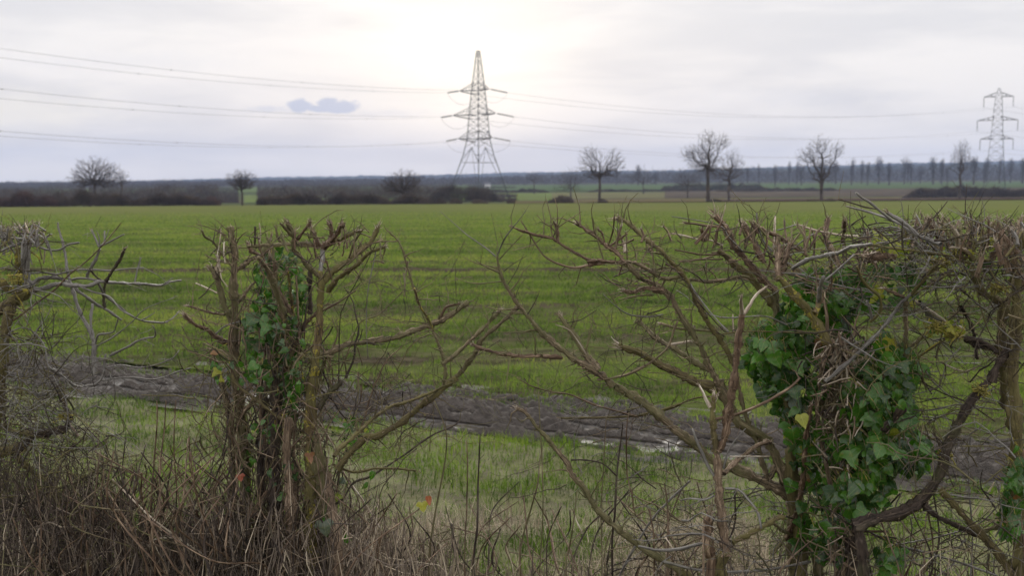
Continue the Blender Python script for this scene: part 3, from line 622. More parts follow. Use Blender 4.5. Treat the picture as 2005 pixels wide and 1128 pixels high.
for lvl, s_, eL, eR in att:
    t = np.linspace(0, 330, 90)[:, None]; sg = [(-.074, .00034), (-.080, .00038), (-.0875, .00043)][lvl]
    pts = eL + DL * t + np.hstack([t * 0, t * 0, sg[0] * t + sg[1] * t * t])
    line(pts, f"{'upper' if s_ > 0 else 'lower'} wire of the {nm3[lvl]} pair running left from the big pylon", "power lines left of the big pylon", 9)
    end = att2[(lvl, s_)]; t = np.linspace(0, 1, 60)[:, None]; sag = [5.4, 4.8, 4.0][lvl]
    pts = eR + (end - eR) * t - np.array([0, 0, sag]) * 4 * t * (1 - t)
    line(pts, f"{'nearer' if s_ > 0 else 'farther'} {nm3[lvl]}-level wire sagging between the two pylons", "power lines between the two pylons", 6)
    t = np.linspace(0, 1, 40)[:, None]; e2 = end + np.array([.93, .37, 0]) * 250
    line(end + (e2 - end) * t - np.array([0, 0, 6.]) * 4 * t * (1 - t), f"{'nearer' if s_ > 0 else 'farther'} {nm3[lvl]}-level wire running right from the distant pylon", "power lines right of the distant pylon", 5)

# ---------------------------------------------------------------- haze
hb = MB(); boxm(hb, (-3000, -80, -60), (3000, 3800, 130)); ho = hb.build("haze", None, smooth=False)
hm = bpy.data.materials.new("haze_air"); hm.use_nodes = True; hn = hm.node_tree; hn.nodes.clear(); vo = hn.nodes.new('ShaderNodeVolumePrincipled'); oo = hn.nodes.new('ShaderNodeOutputMaterial')
vo.inputs['Color'].default_value = (.50, .64, 1.0, 1); vo.inputs['Density'].default_value = .00020; vo.inputs['Anisotropy'].default_value = .2; hn.links.new(vo.outputs[0], oo.inputs['Volume'])
ho.data.materials.clear(); ho.data.materials.append(hm); tag(ho, "thin blue haze over the far fields", "haze", kind='stuff')
#PART3
# ---------------------------------------------------------------- the flailed hedge in the foreground
REG = {0: (0, 0, 1.0), 1: (0, 380, 2.968), 2: (340, 400, 2.968), 3: (700, 400, 2.968), 4: (1150, 380, 2.968), 5: (1505, 360, 2.968), 6: (0, 740, 2.908), 7: (400, 740, 2.908),
       8: (850, 740, 2.908), 9: (1250, 740, 2.9075), 10: (1505, 740, 2.908), 11: (1700, 380, 6.266), 12: (1700, 560, 6.266), 13: (0, 560, 5.64), 14: (400, 600, 5.64)}
def hedgeY(px): return 3.2 - 1.1 * px / 2005
def splinters(mb, p, d, r, n=8, L_=3.2):
    for _ in range(n):
        dd = unit(d + rng.normal(0, .38, 3)); s = p - d * r * rng.uniform(.3, 1.8) + rng.normal(0, .5, 3) * r; l = r * rng.uniform(.8, L_) + .003
        m_ = s + dd * l * .6 + rng.normal(0, .06, 3) * l
        tube(mb, [s, m_, s + dd * l + rng.normal(0, .1, 3) * l], [r * rng.uniform(.13, .32), r * .15, r * .03 + .0002], 3, 3 if rng.random() < .6 else 6, 0, False)
def twig(mb, p, d, ln, r, mi, lev=0, thorn=True):
    n = max(3, int(ln / .024)); pts = [p]; dd = d.copy(); bend = rng.normal(0, .025, 3)
    for i in range(n):
        dd = unit(dd + rng.normal(0, .22, 3) + bend - np.array([0, 0, .015])); pts.append(pts[-1] + dd * ln / n)
    pts = np.array(pts); rad = np.linspace(r, max(r * .35, .0004), n + 1); rad *= 1 + .25 * (rng.random(n + 1) < .3)
    tube(mb, pts, rad, 4 if r > .0018 else 3, mi, 0, False)
    for i in range(1, n):
        if thorn and rng.random() < .45:
            q = unit(rdir() + .3 * dd); tube(mb, [pts[i], pts[i] + q * rng.uniform(.004, .014)], [rad[i] * .8, .0003], 3, mi, 0, False)
        if lev < 2 and rng.random() < (.20 if lev == 0 else .10):
            twig(mb, pts[i], unit(dd * .6 + rdir() * .9), ln * rng.uniform(.25, .6), rad[i] * .65, mi, lev + 1, thorn)
class Shrub:
    fat = 1.0
    def __init__(s, name, px, label, cat="shrub", group=None, dY=0.0, tw=1.0, twm='b', thorn=True):
        s.Y0 = hedgeY(px) + dY; s.dY = dY; p = at(px, 500, s.Y0); s.org = (p[0], s.Y0, 0); s.e = empty(name, s.org, label, cat, group)
        s.pl = []; s.tw = MB(); s.fr = MB(); s.small = MB(); s.dens = tw; s.twm = MI[twm]; s.thorn = thorn
    def depth(s, px, py, own=None):
        if s.pl:
            a = np.array(s.pl); d = np.hypot(a[:, 0] - px, a[:, 1] - py); i = d.argmin()
            if d[i] < 16: return a[i, 2]
        return None
    def add(s, txt):
        for ln in txt.strip().splitlines():
            ln = ln.strip()
            if not ln: continue
            hd, pt = ln.split(':'); hd = hd.split(); reg = int(hd[0]); r0, r1 = float(hd[1]), float(hd[2]); fl = hd[3]; drift = float(hd[4]) if len(hd) > 4 else None
            x0, y0, sc_ = REG[reg]; P = [tuple(map(float, q.split(','))) for q in pt.split()]; P = np.array([(x0 + a / sc_, y0 + b_ / sc_) for a, b_ in P])
            s.branch(P, r0 / sc_ * s.fat, r1 / sc_ * s.fat, fl, drift)
    def branch(s, P, r0, r1, fl, drift=None):
        """P in picture px; fl: material letter, then s = splintered tip, n = no twigs, t = trunk to the ground, f = fringe of fibres"""
        L2 = np.concatenate([[0], np.cumsum(np.hypot(*np.diff(P, axis=0).T))]); tot = L2[-1]
        ya = s.depth(*P[0]); yb = s.depth(*P[-1]) if ya is None else None
        if ya is None and yb is None: ya = hedgeY(P[0][0]) + s.dY + rng.normal(0, .05)
        dr = drift if drift is not None else rng.normal(0, .16) * tot / 200
        dr = float(np.clip(dr, -.3, .3))
        if ya is not None: Ys = ya + dr * L2 / tot
        else: Ys = yb + dr * (1 - L2 / tot)
        Ys = Ys + (-.13 if 'F' in fl else .08 if 'B' in fl else 0)
        W = np.array([at(a, b_, c_) for (a, b_), c_ in zip(P, Ys)])
        rad = np.linspace(r0, r1, len(P)) / F * Ys
        if 't' in fl:
            W = np.vstack([[W[0][0] + rng.normal(0, .03), W[0][1], -.05], W]); rad = np.concatenate([[rad[0] * 1.15], rad])
        mi = MI[fl[0]]; rm = rad.mean()
        P2, r2 = smooth_path(W, rad, max(.006, rm * 1.1) if rm > .004 else .014)
        n = len(P2); jit = np.cumsum(rng.normal(0, .22, (n, 3)), 0) ; jit -= np.linspace(0, 1, n)[:, None] * jit[-1]
        P2 = P2 + jit * min(rm, .006) * .5
        if 'n' not in fl or rm > .004: r2 = r2 * (1 + .10 * rng.normal(0, 1, n) + .14 * np.sin(np.cumsum(rng.uniform(.1, .9, n)) + rng.uniform(0, 6)))
        for (a, b_), c_ in zip(P, Ys): s.pl.append((a, b_, c_))
        for i in range(len(P) - 1):
            for t in (.33, .67): s.pl.append((*(P[i] * (1 - t) + P[i + 1] * t), Ys[i] * (1 - t) + Ys[i + 1] * t))
        big = True
        mb = MB()
        rough = {'g': .07, 'w': .16}.get(fl[0], .33) if rm > .0035 else 0
        tube(mb, P2, r2, 11 if rm > .010 else 8 if rm > .005 else 5 if rm > .002 else 4, mi, rough)
        d = unit(P2[-1] - P2[max(0, n - 4)])
        sp = MB()
        if 's' in fl: splinters(sp, P2[-1], d, r2[-1], int(12 + rm * 500), 4.2)
        if big:
            o = mb.build("trunk" if 't' in fl else "limb" if max(r0, r1) >= 2.4 else "branch", MATS, s.e, s.org)
            if sp.V: sp.build("splintered_end", MATS, o, s.org)
        elif sp.V: s.fr.V += sp.V; s.merge(s.fr, sp)
        # little torn fibres and bark flakes that stand off the wood
        if fl[0] not in 'gw' and rm > .0035:
            Lw = tot / F * Ys.mean()
            for _ in range(int(Lw * 330)):
                i = rng.integers(1, n); dd = unit(P2[i] - P2[i - 1]); q = unit(rdir() + dd * rng.uniform(-.6, 1.6)); a = P2[i] + unit(np.cross(dd, rdir())) * r2[i] * .9
                l = rng.uniform(.004, .014 if rng.random() < .9 else .03); tube(s.fr, [a, a + q * l * .6, a + q * l + rng.normal(0, .2, 3) * l], [r2[i] * .16 + .0003, .0008, .0003], 3, rng.choice([mi, 6, 2 if fl[0] == 'r' else 6]), 0, False)
        if 'n' not in fl:
            Lw = np.linalg.norm(np.diff(P2, axis=0), axis=1).sum()
            for _ in range(rng.poisson(Lw * 9 * s.dens)):
                i = rng.integers(n // 5, n); dd = unit(P2[i] - P2[i - 1]); q = unit(unit(np.cross(dd, rdir())) + dd * .5 + np.array([0, 0, .25]))
                twig(s.tw, P2[i], q, rng.uniform(.025, .15) * rng.uniform(.5, 1), min(.0019, r2[i] * .5), s.twm, 0, s.thorn)
    def merge(s, a, b_):
        # a.V already has b's vertices: bring in faces with the right offset
        off = a.n
        for f in b_.F4: a.F4.append(f + off)
        for f in b_.F3: a.F3.append(f + off)
        a.M4 += b_.M4; a.M3 += b_.M3; a.K += b_.K; a.n += b_.n
    def tangle(s, x0, y0, x1, y1, n, ln=(.08, .3), r=(.0008, .0022), ang=0.0, sp=.6, mats='db', dY=(-.25, .3), thorn=True, lev=0, mask=None):
        """n thin crossing twigs in a part of the picture, spread in depth; ang in degrees from horizontal"""
        for _ in range(n):
            px, py = rng.uniform(x0, x1), rng.uniform(y0, y1)
            if mask and not mask(px, py): continue
            Y = hedgeY(px) + s.dY + rng.uniform(*dY); p = at(px, py, Y); a = R(ang) + rng.normal(0, sp); sg = rng.choice([-1, 1])
            d = unit(np.array([math.cos(a) * sg, rng.normal(0, .45), math.sin(a)]))
            twig(s.tw, p, d, rng.uniform(*ln), rng.uniform(*r), MI[rng.choice(list(mats))], lev, thorn)
    def tops(s, x0, x1, y0, y1, n, mats='wp', r=(.0016, .0036), ln=(.03, .08), base='b', dY=(-.2, .25)):
        """stubs cut at hedge height, each with a torn pale end"""
        for _ in range(n):
            px, py = rng.uniform(x0, x1), rng.uniform(y0, y1); Y = hedgeY(px) + s.dY + rng.uniform(*dY); p = at(px, py, Y); d = unit(np.array([rng.normal(0, .45), rng.normal(0, .35), 1])); l = rng.uniform(*ln); rr = rng.uniform(*r)
            m_ = p - d * l * .5 + rng.normal(0, .004, 3); mi = MI[rng.choice(list(base))]
            sb = MB(); tube(sb, [p - d * l, m_, p], [rr * 1.1, rr, rr * .95], 6, mi, .18); splinters(sb, p, d, rr * 1.15, rng.integers(4, 9), 6.0); sb.build("cut_stub", MATS, s.e, s.org)
            if rng.random() < .6: twig(s.tw, m_, unit(rdir() + [0, 0, .3]), rng.uniform(.03, .1), .0014, MI['d'])
    def done(s):
        for nm, q in (("twigs", s.tw), ("torn_fibres", s.fr)):
            if q.V: q.build(nm, MATS, s.e, s.org)['kind'] = 'stuff'

HGRP = None
# 1: grey smooth-barked shrub at the left
A1 = Shrub("hedge_shrub", 20, "grey smooth-barked hedge shrub with yellow lichen at the left edge", dY=0, tw=.25, twm='g')
A1.fat = 1.08
A1.add("""
0 12 10 xtn 0: -20,1100 -14,1000 -12,900
6 32 26 xn 0: -40,500 -10,430 40,415 110,400
6 24 20 dn 0: 90,420 150,370 200,330 290,310 375,290
6 14 10 dn: 370,292 395,250 380,180 350,80 330,30
6 8 7 wn: 395,262 430,310 446,332
6 14 12 x: -20,265 80,300 190,320 250,310
6 14 9 x: 90,440 150,500 210,550 280,590 340,700
0 9 7 xn 0: -12,900 -6,800 4,720 12,640 20,600
1 30 26 x 0: -40,700 40,650 100,610 165,545
1 24 17 g 0: 162,545 150,440 155,340 165,262
1 12 7 g .1: 185,525 230,490 310,478 390,498 460,560 540,620 620,670 705,732
1 15 8 g -.1: 200,560 260,545 320,522 420,525 520,528 570,510 622,508
1 9 5 g: 620,512 760,520 930,530 985,512 1052,503
1 4 2.5 gn: 938,532 1006,487
1 7 6 gn: 420,498 470,490 560,500 605,510
1 6 4.5 g: 178,460 260,455 330,465 420,445 520,440 640,445 700,440 765,434 835,430
1 10 8 g: 508,478 520,440 540,400 580,320
1 7 5 gns: 578,308 560,272 532,208
1 6 4.5 gn: 580,300 605,285 608,215
1 6 3.5 gn: 590,300 650,270 722,234
1 4 2.5 gn: 575,300 578,260 562,215
1 3 2 gn: 600,285 620,240 632,208
1 9 7 dsn: 618,505 660,440 700,370 725,315
1 10 7 dn: 606,670 600,580 614,500
1 6 6 dn: 606,515 560,480 520,434
1 5 3 gn: 784,512 800,430 820,368
1 15 5 g .15: 548,1050 550,960 548,880 530,820 470,700 420,560 390,450 370,330 350,240 335,165
1 10 7 gn: 550,880 528,770 538,640
1 6 3 g: 555,870 570,820 620,810 660,800 675,760 690,715
13 4 5 g: 1050,660 1000,650 940,590 880,560 840,570 822,610 826,648
1 7 5 g: 200,295 240,310 290,325 350,325 400,295 460,283
1 7 5 gn: 205,290 240,290 280,240 302,235
1 4 4 wn: 262,318 260,350 254,402
1 8 7 g: 150,262 80,255 -10,250
1 8 8 g: 150,275 60,310 -30,350
1 5 4 g: -10,205 60,280 120,350 160,400
1 7 4 g: 565,510 610,590 670,640 750,700 820,735 900,745 960,745 1010,715 1042,680
1 5 4 gn: 450,530 540,570 640,600 700,670 780,715
1 4 2 gn: 820,735 860,715 902,688
1 6 2.2 rn -.15: -30,790 100,720 200,640 300,570 400,470 500,390 600,290 670,210 705,165
1 4 1.6 g -.1: 560,885 660,830 760,750 830,680 920,635 1015,603
13 6 8 gn: 30,660 60,580 130,500 250,460 330,480 420,550 490,650 515,760 540,880 590,930
13 18 12 gn: 570,920 640,960 720,1020 800,1080 870,1108 960,1095 1040,1080 1110,1030 1140,960 1160,880
1 7 6 g: 608,1010 606,970 615,930
1 8 3 g: 640,940 700,910 760,880 790,860 840,840 895,830 900,790 885,765
1 6 4 g: 598,1085 680,1070 800,1068 880,1078 960,1060 1050,1025 1110,1012
1 5 3 g: 612,1012 700,995 800,1010 880,1000 960,975 1010,950 1042,908
1 9 7 gn: 118,510 100,560 80,600 78,690 20,735
1 6 6 gn: -10,550 60,565 100,610
1 12 8 gn: -30,720 40,640 78,610
1 5 6 wn: 96,655 140,690 155,718
1 13 12 l: 112,520 108,420 104,310
1 22 18 l: 165,560 120,560 60,560 0,500
13 6 5 x: 110,470 170,550 250,580 340,560 400,620 470,660
1 3 1.6 d: 200,830 235,770 330,690
1 3 1.6 d: 230,870 260,800 300,740 330,680
6 10 10 xn: 30,300 24,120 10,-80
6 6 3 d: 340,60 420,180 400,260
6 6 4 g: -10,110 100,60 200,90 260,80 330,20
6 8 5 g: 200,90 260,95 320,50 335,10
6 6 4 g: 50,240 130,190 260,180 330,215
""")
A1.tops(0, 90, 436, 470, 44, base='gb', ln=(.03, .09)); A1.tops(20, 70, 430, 445, 5, base='w', ln=(.02, .04))
A1.tangle(-20, 450, 70, 620, 90, mats='gdl', ln=(.06, .2)); A1.tangle(-30, 640, 110, 860, 300, (.06, .28), mats='dgx', sp=1.0); A1.tangle(0, 720, 210, 900, 150, (.06, .25), mats='dgg', sp=.9)
A1.tangle(200, 700, 330, 780, 40, (.04, .12), (.0006, .0012), mats='dg'); A1.tangle(-20, 850, 230, 1000, 260, mats='dx', sp=.9)
A1.tangle(80, 440, 250, 520, 8, (.03, .08), (.0006, .0012), mats='dg')
A1.done()

# 2: ivy-clad pillar of old stems with a flailed top
A2_ = Shrub("hedge_shrub", 545, "tall brown hawthorn stool with ivy up its middle, second from the left", dY=0, tw=2.2, twm='b')
A2_.fat = 1.12
A2_.add("""
0 8 6 btf 0: 485,1120 480,1000 470,860 462,750 457,640 456,560 460,500 455,470 450,445
0 7 5.5 bt 0: 470,1120 462,1000 455,870 448,800 430,740 415,700
2 17 12 b 0: 345,690 300,600 270,500 250,420
2 16 15 bsn: 252,430 235,400 212,365
2 12 10 wns: 258,400 262,340 258,295
0 10 8 dt .1: 540,1120 538,1000 535,900 540,800 549,700
0 9 7 dt 0: 515,1120 512,1000 510,880 520,780
0 10 7 pt 0: 575,1120 570,1000 562,900 566,820
0 12 9 bt 0: 640,1120 632,1000 622,900 610,830
0 10 8 pt: 660,1120 650,1000 640,930
2 18 14 b: 625,900 660,740 640,650 600,500 560,400 490,310
2 14 8 r: 640,960 680,880 720,770 790,670 865,618
2 6 3 r: 860,620 960,570 1060,500
2 13 12 p: 690,640 640,560 600,470 585,330
2 9 8 l: 700,650 685,540 670,450 664,388
2 24 15 lt 0: 790,1250 800,1100 825,900 845,700 855,500 852,390
2 12 12 g: 853,400 862,330 866,255
2 14 11 rsn: 866,255 900,210 915,150 903,100
2 13 11 rs: 880,250 930,200 960,150 982,112
2 12 8 rs: 850,242 820,190 790,120
2 11 10 b: 850,245 800,240 760,232 700,240
2 13 12 bs: 850,425 790,370 740,310 702,270 700,230 690,170 660,105
2 12 10 dn: 800,640 796,500 798,358
2 14 9 xs: 868,462 930,400 1010,340 1080,280 1150,220 1192,130
2 13 8 xs: 895,510 960,430 1050,370 1130,290 1230,245
2 5 3 r: 1100,240 1200,220 1300,215
2 6 4 b: 1015,320 1040,240 1060,200 1105,140
2 11 9 xs: 890,240 980,200 1040,170 1085,150
2 10 9 b: 680,235 640,230 560,242 430,245
2 9 7 rs: 700,215 730,190 770,140 792,98
2 12 10 b: 340,430 380,370 450,320 520,290 552,218
2 8 8 b: 585,330 556,290 560,200
2 10 9 rs: 500,300 450,270 430,222
2 8 7 b: 690,180 650,140 620,110
2 5 5 d: 470,240 474,130
2 3.5 3 wn: 498,230 506,170 498,110
2 6 6 b: 345,365 285,295 232,218 180,185 166,152
2 5 4 bs: 340,350 270,330 192,300
2 5 3.5 w: 265,522 200,490 130,460
2 8 6 rs: 330,640 240,632 150,610 75,590
2 13 9 rs: 340,810 260,780 200,730 120,700 60,640
2 4 3 b: 160,912 100,810 48,708
2 9 5 b: 310,640 400,540 460,460 540,430
2 7 4 b: 330,720 400,690 470,680 560,640
2 6 4 g: 240,760 300,710 400,680 490,665
0 6 4.6 b .05: 616,700 643,693 660,683 694,673 744,666 778,663 812,652 840,641 865,630 889,615 917,592
3 8 6 rsn: 468,690 500,620 520,595 592,578
3 13 7 bs: 350,1180 440,1115 520,1035 590,980 650,910 690,860 720,800 780,740 860,670 930,600
3 11 9 bs: 490,930 530,905 600,850 700,750 760,690 826,618
3 11 4 b: 500,1050 515,990 505,920 480,830 440,730 370,600 330,490 300,380 265,260 220,190 160,135
3 8 6 lx: 440,730 400,650 360,590 330,490
3 5 3 wn: 268,400 275,460 270,535
3 5 4 wn: 292,335 288,370 280,410
7 18 12 x 0: 760,520 820,440 900,350 1000,330 1130,250 1230,170 1320,100 1440,0
7 12 8 x: 740,450 780,400 860,330 950,240 1040,170 1160,130 1350,60
7 9 5 x: 740,500 850,540 960,520 1100,520 1200,530
7 7 4 d: 690,740 780,700 850,600 950,560 1150,430 1290,330 1390,290 1454,250
7 14 12 d: 650,180 700,100 780,20
7 5 5 w .1: 460,-10 560,120 650,250 700,330 750,430 800,560 900,700 1000,860
7 6 5 w: 705,340 640,480 580,640 490,810 450,1120
7 9 9 x: 148,-10 200,60 300,140 400,215 480,250
7 11 11 b: 395,0 310,110 230,190
7 13 10 x 0: 260,760 250,560 240,300 210,100 175,10
7 10 8 l: 470,380 460,270 450,200
7 9 11 l: 560,320 600,170 640,50 660,0
14 10 12 l: 1160,1128 1200,960 1260,780 1320,640 1345,570
14 8 9 l: 1150,1040 1110,840 1050,640
7 14 10 l: 520,700 525,560 510,480
7 13 22 pn: 360,640 320,720 300,800
2 3 2 gn: 1180,250 1130,500 1120,700 1130,900
2 3 2 d: 960,1050 965,700 990,590 1090,400 1190,200
2 4 3 b: 950,1000 1010,870 1080,690 1190,640 1330,510
""")
A2_.tops(500, 680, 438, 475, 22, base='br', r=(.0016, .0035)); A2_.tops(690, 755, 450, 490, 10, base='bx', r=(.0015, .003)); A2_.tops(410, 460, 450, 530, 6, base='bw', r=(.0015, .003))
A2_.tangle(410, 455, 760, 530, 110, (.03, .10), mats='bdr', sp=.9); A2_.tangle(380, 520, 470, 720, 22, (.04, .16), mats='bd'); A2_.tangle(640, 520, 820, 760, 60, (.06, .25), (.0006, .0016), mats='db', sp=.9)
A2_.tangle(760, 540, 980, 760, 30, (.05, .22), (.0006, .0014), mats='db', sp=.9); A2_.tangle(650, 760, 880, 900, 70, (.08, .3), (.0006, .0018), mats='dbx', ang=15)
A2_.tangle(370, 680, 480, 900, 60, (.05, .25), mats='dbx', sp=.9); A2_.tangle(440, 620, 640, 900, 90, (.05, .22), mats='bdp', sp=1.1)
for _ in range(420):   # old hanging fibres and dead stems bound into the pillar
    px = rng.normal(548, 62); py = rng.uniform(640, 1120); Y = hedgeY(px) + rng.uniform(-.12, .16); p = at(px, py, Y)
    twig(A2_.fr, p, unit(np.array([rng.normal(0, .22), rng.normal(0, .2), rng.choice([-1, 1])])), rng.uniform(.08, .35), rng.uniform(.001, .0035), MI[rng.choice(list('pppbbdd'))], 1, False)
A2_.done()

# 3: shrub leaning left over the gap, many torn limbs
A3 = Shrub("hedge_shrub", 1500, "brown hawthorn of long limbs leaning left across the gap", dY=.06, tw=2.8, twm='b')
A3.fat = .92
A3.add("""
0 13 11 bt 0: 1600,1120 1580,1060 1560,1000 1542,970
0 11 9 b 0: 1542,974 1511,953 1470,935 1425,915 1394,905 1363,877 1332,853 1301,829 1270,802 1240,780 1205,757
3 24 15 b 0: 1480,1060 1430,1010 1330,950 1250,900 1170,840 1090,770 1020,700
3 15 8 b 0: 1030,705 960,620 900,530 860,460 830,380 810,300
3 7 3 g: 812,295 850,210 900,140 940,90 980,35
3 6 1.5 gn: 802,302 740,250 640,180 560,110 480,40
3 13 9 rs: 1190,892 1050,890 950,885 820,865 740,845 660,815
3 4 1.5 d: 868,475 915,400 965,290
3 5 2 b: 825,320 880,260 960,175
3 4 1.5 d: 915,545 940,480 985,420
3 4 1.5 d: 985,645 1030,570 1062,498
3 5 1.5 b: 842,448 790,455 720,462 640,455 560,425
3 5 1.5 b: 812,367 760,360 700,345 640,320 585,287
3 5 1.5 b: 930,605 830,615 730,590 660,560
3 5 1.5 b: 1030,728 960,742 900,745 780,740
3 3 1.5 d: 848,392 900,350 985,298
3 23 13 bs: 1400,965 1340,890 1280,800 1230,730 1180,650
3 6 3 wn: 1340,890 1240,740 1150,700
3 4 2 d: 1215,690 1300,670 1390,615
0 10 9 bt 0: 1560,1000 1535,947 1521,912 1505,874 1470,846 1442,826 1422,785 1405,747
4 22 14 b 0: 757,1089 700,1000 640,870 580,760 530,680 490,600 440,570 380,560
4 18 13 b 0: 490,610 440,565 380,525 320,500 260,440 215,395
4 13 12 rs: 225,400 170,340 100,290 60,250 0,205 -60,170
4 13 12 r: 230,400 150,395 80,390 0,390
3 13 6 rs: 1340,352 1400,340 1330,320 1260,280 1190,240 1130,200 1050,185 960,155 892,130
3 11 3 r: 1440,345 1360,352 1270,370 1180,350 1100,312 1060,270 1010,190 950,95
3 13 9 rs: 1165,225 1162,170 1152,112
4 6 4 r: 118,310 150,210 156,128
4 8 8 r: 125,305 180,265 232,230
4 10 8 rs: 100,290 88,230 60,205
4 13 9 ws: 222,340 216,310 216,285
4 18 10 bt 0: 1160,1750 1040,1640 960,1420 900,1230 840,960
4 21 13 x 0: 845,980 790,870 730,780 680,700 640,620 600,540 540,450 480,380 420,320
4 16 13 xs: 430,330 350,270 300,220 240,170 182,145
4 9 5 b: 460,480 430,540 400,575
4 12 11 b: 540,480 440,490 350,440 290,410 230,392
4 9 9 bs: 940,485 880,482 800,500 700,510 600,495 545,500
4 14 13 rs: 440,562 400,555 330,545 270,572 215,562
4 6 4 b: 385,588 300,592 180,615
4 17 12 bs: 730,1030 640,990 560,930 500,890 440,870 380,830 330,770 290,742
4 26 15 xs 0: 735,1130 700,1110 600,1070 500,1030 380,970 300,920 240,900 180,878
4 9 7 b -.1: 60,1080 200,1060 340,1000 430,930 480,870 500,800 525,740
4 9 8 ws: 475,880 530,870 602,855
4 9 9 bs: 745,800 650,790 580,790 500,775 420,750
4 6 5 g: 820,800 760,740 640,590 600,520
4 5 3 g: 900,330 820,250 760,180 490,130
4 4 3 d: 345,700 460,660 480,600 530,480
4 5 3 g: 440,700 360,715 240,700 150,640 90,580
4 4 3 g: 640,660 580,600 520,560
4 5 4 d: 900,800 850,790 800,800 620,600
4 6 4 w: 850,800 845,700
4 5 4 g: 1160,760 1040,710 920,712 800,720 690,695
4 5 4 x: 1480,815 1300,810 1060,800 900,800 785,815
8 24 22 x 0: 1800,1480 1600,1260 1400,1100
8 22 11 bs 0: 1410,1110 1250,1000 1100,900 1000,820 920,740 860,640 800,560 760,490 700,400 640,330 580,270 520,200 470,170
8 6 5 d: 780,470 860,470 960,490 1040,560
8 8 7 g -.1: 1040,1160 1150,960 1250,800 1350,690 1454,590
8 10 6 xs: 1400,150 1240,205 1100,222 960,226 840,230 720,230
8 7 3 r: 1160,225 1000,180 900,150 780,100 680,85 560,50 470,0
8 4 3 g: 1454,345 1300,330 1150,230
9 8 6 x: 0,215 100,192 200,170 280,130 360,110 440,108
0 15 11 xtn 0: 1570,1120 1556,1000 1550,930 1545,880
9 17 15 x 0: 895,640 870,400 850,200 830,100
4 22 21 b 0: 1110,930 1110,800 1100,650 1090,560
4 22 16 x: 1120,700 1050,600 980,520 920,460 860,420 810,370 760,330
4 21 22 rs: 1095,560 1020,500 960,430 900,350 850,300 830,240 800,190 745,130
4 10 7 rs: 820,205 760,190 700,185 560,165
4 7 5 ws: 790,300 720,270 650,265 550,240 490,230
4 8 5 r: 762,350 700,352 640,350 510,325
4 6 5 r: 785,378 660,380 540,395
4 16 14 rs: 1030,400 1000,350 960,270 930,210 900,170
4 14 7 r: 958,180 1040,220 1130,260 1200,310 1280,360
4 6 4 d: 835,300 900,330 1000,350 1090,370 1250,390
4 18 15 b: 1105,500 1110,400 1108,250
4 10 7 wn: 1092,365 1085,250 1090,128
4 8 5 g: 1075,335 1020,270 990,170 985,110
4 18 14 rs: 1112,500 1150,380 1185,290
4 12 10 rs: 700,230 680,270 665,200
""")
A3.tops(1205, 1300, 440, 475, 9, base='br', r=(.0015, .003)); A3.tops(1385, 1500, 432, 455, 16, base='rb', r=(.0018, .0035)); A3.tops(1500, 1560, 440, 500, 7, base='rb', r=(.0015, .003))
A3.tangle(1190, 465, 1340, 560, 60, (.03, .12), mats='bdr'); A3.tangle(1370, 460, 1560, 560, 70, (.03, .12), mats='bdr'); A3.tangle(1150, 560, 1420, 760, 70, (.05, .2), (.0006, .0016), mats='db'); A3.tangle(1000, 620, 1240, 800, 36, (.05, .2), (.0006, .0014), mats='db')
A3.tangle(1100, 760, 1500, 960, 55, (.06, .26), (.0006, .0018), mats='dbg', ang=-15); A3.tangle(1200, 950, 1560, 1130, 110, (.08, .3), (.0007, .0022), mats='dbg', ang=-10, dY=(-.1, .4))
A3.done()

# 4: young cut sapling in front
A4 = Shrub("sapling", 1405, "pale brown sapling snapped off with a split white top, front of the hedge", "sapling", dY=-.28, tw=.3, thorn=False)
A4.add("""
9 26 24 rts 0: 412,1200 410,1000 400,850 405,790
9 30 27 xt 0: 470,1250 450,1128 470,1040 500,1000
9 27 21 pn 0: 500,1010 490,900 470,720 460,600 450,480 440,410
9 21 15 xs 0: 436,420 425,280 422,220 430,110
9 12 7 ws: 410,170 380,110 345,40
9 15 9 ws: 424,200 430,140 432,75
9 21 22 rn 0: 455,425 490,340 515,200 530,100 547,-10
4 22 20 rn 0: 850,1128 868,960 885,800 900,700
4 14 6 wsn: 898,705 892,650 896,588
4 13 7 wns: 908,705 950,640 990,580 1040,538
9 16 12 ps: 488,550 530,500 600,440 680,390 752,370
9 10 8 rn: 440,235 550,210 660,170 760,120 870,50 920,0
9 6 5 g: 430,670 380,695 300,690 240,700
9 16 13 x: 530,935 640,880 740,820 830,790
9 11 7 g: 432,560 380,470 340,380 310,290
9 9 8 g: 440,1110 600,1110 750,1100 860,1080 980,1050
9 9 8 g: 150,1050 300,1090 430,1108
9 12 8 g: 395,940 330,950 240,975 120,985 0,960
9 9 7 g: 490,632 570,640 620,690 680,770 700,860
9 5 4 w: 520,450 640,448 745,450
9 6 4 g: 485,520 520,400 610,290
9 10 7 ps: 405,900 375,840 368,960 370,1120
""")
A4.tangle(1300, 1000, 1500, 1120, 30, (.06, .2), mats='dgb'); A4.done()

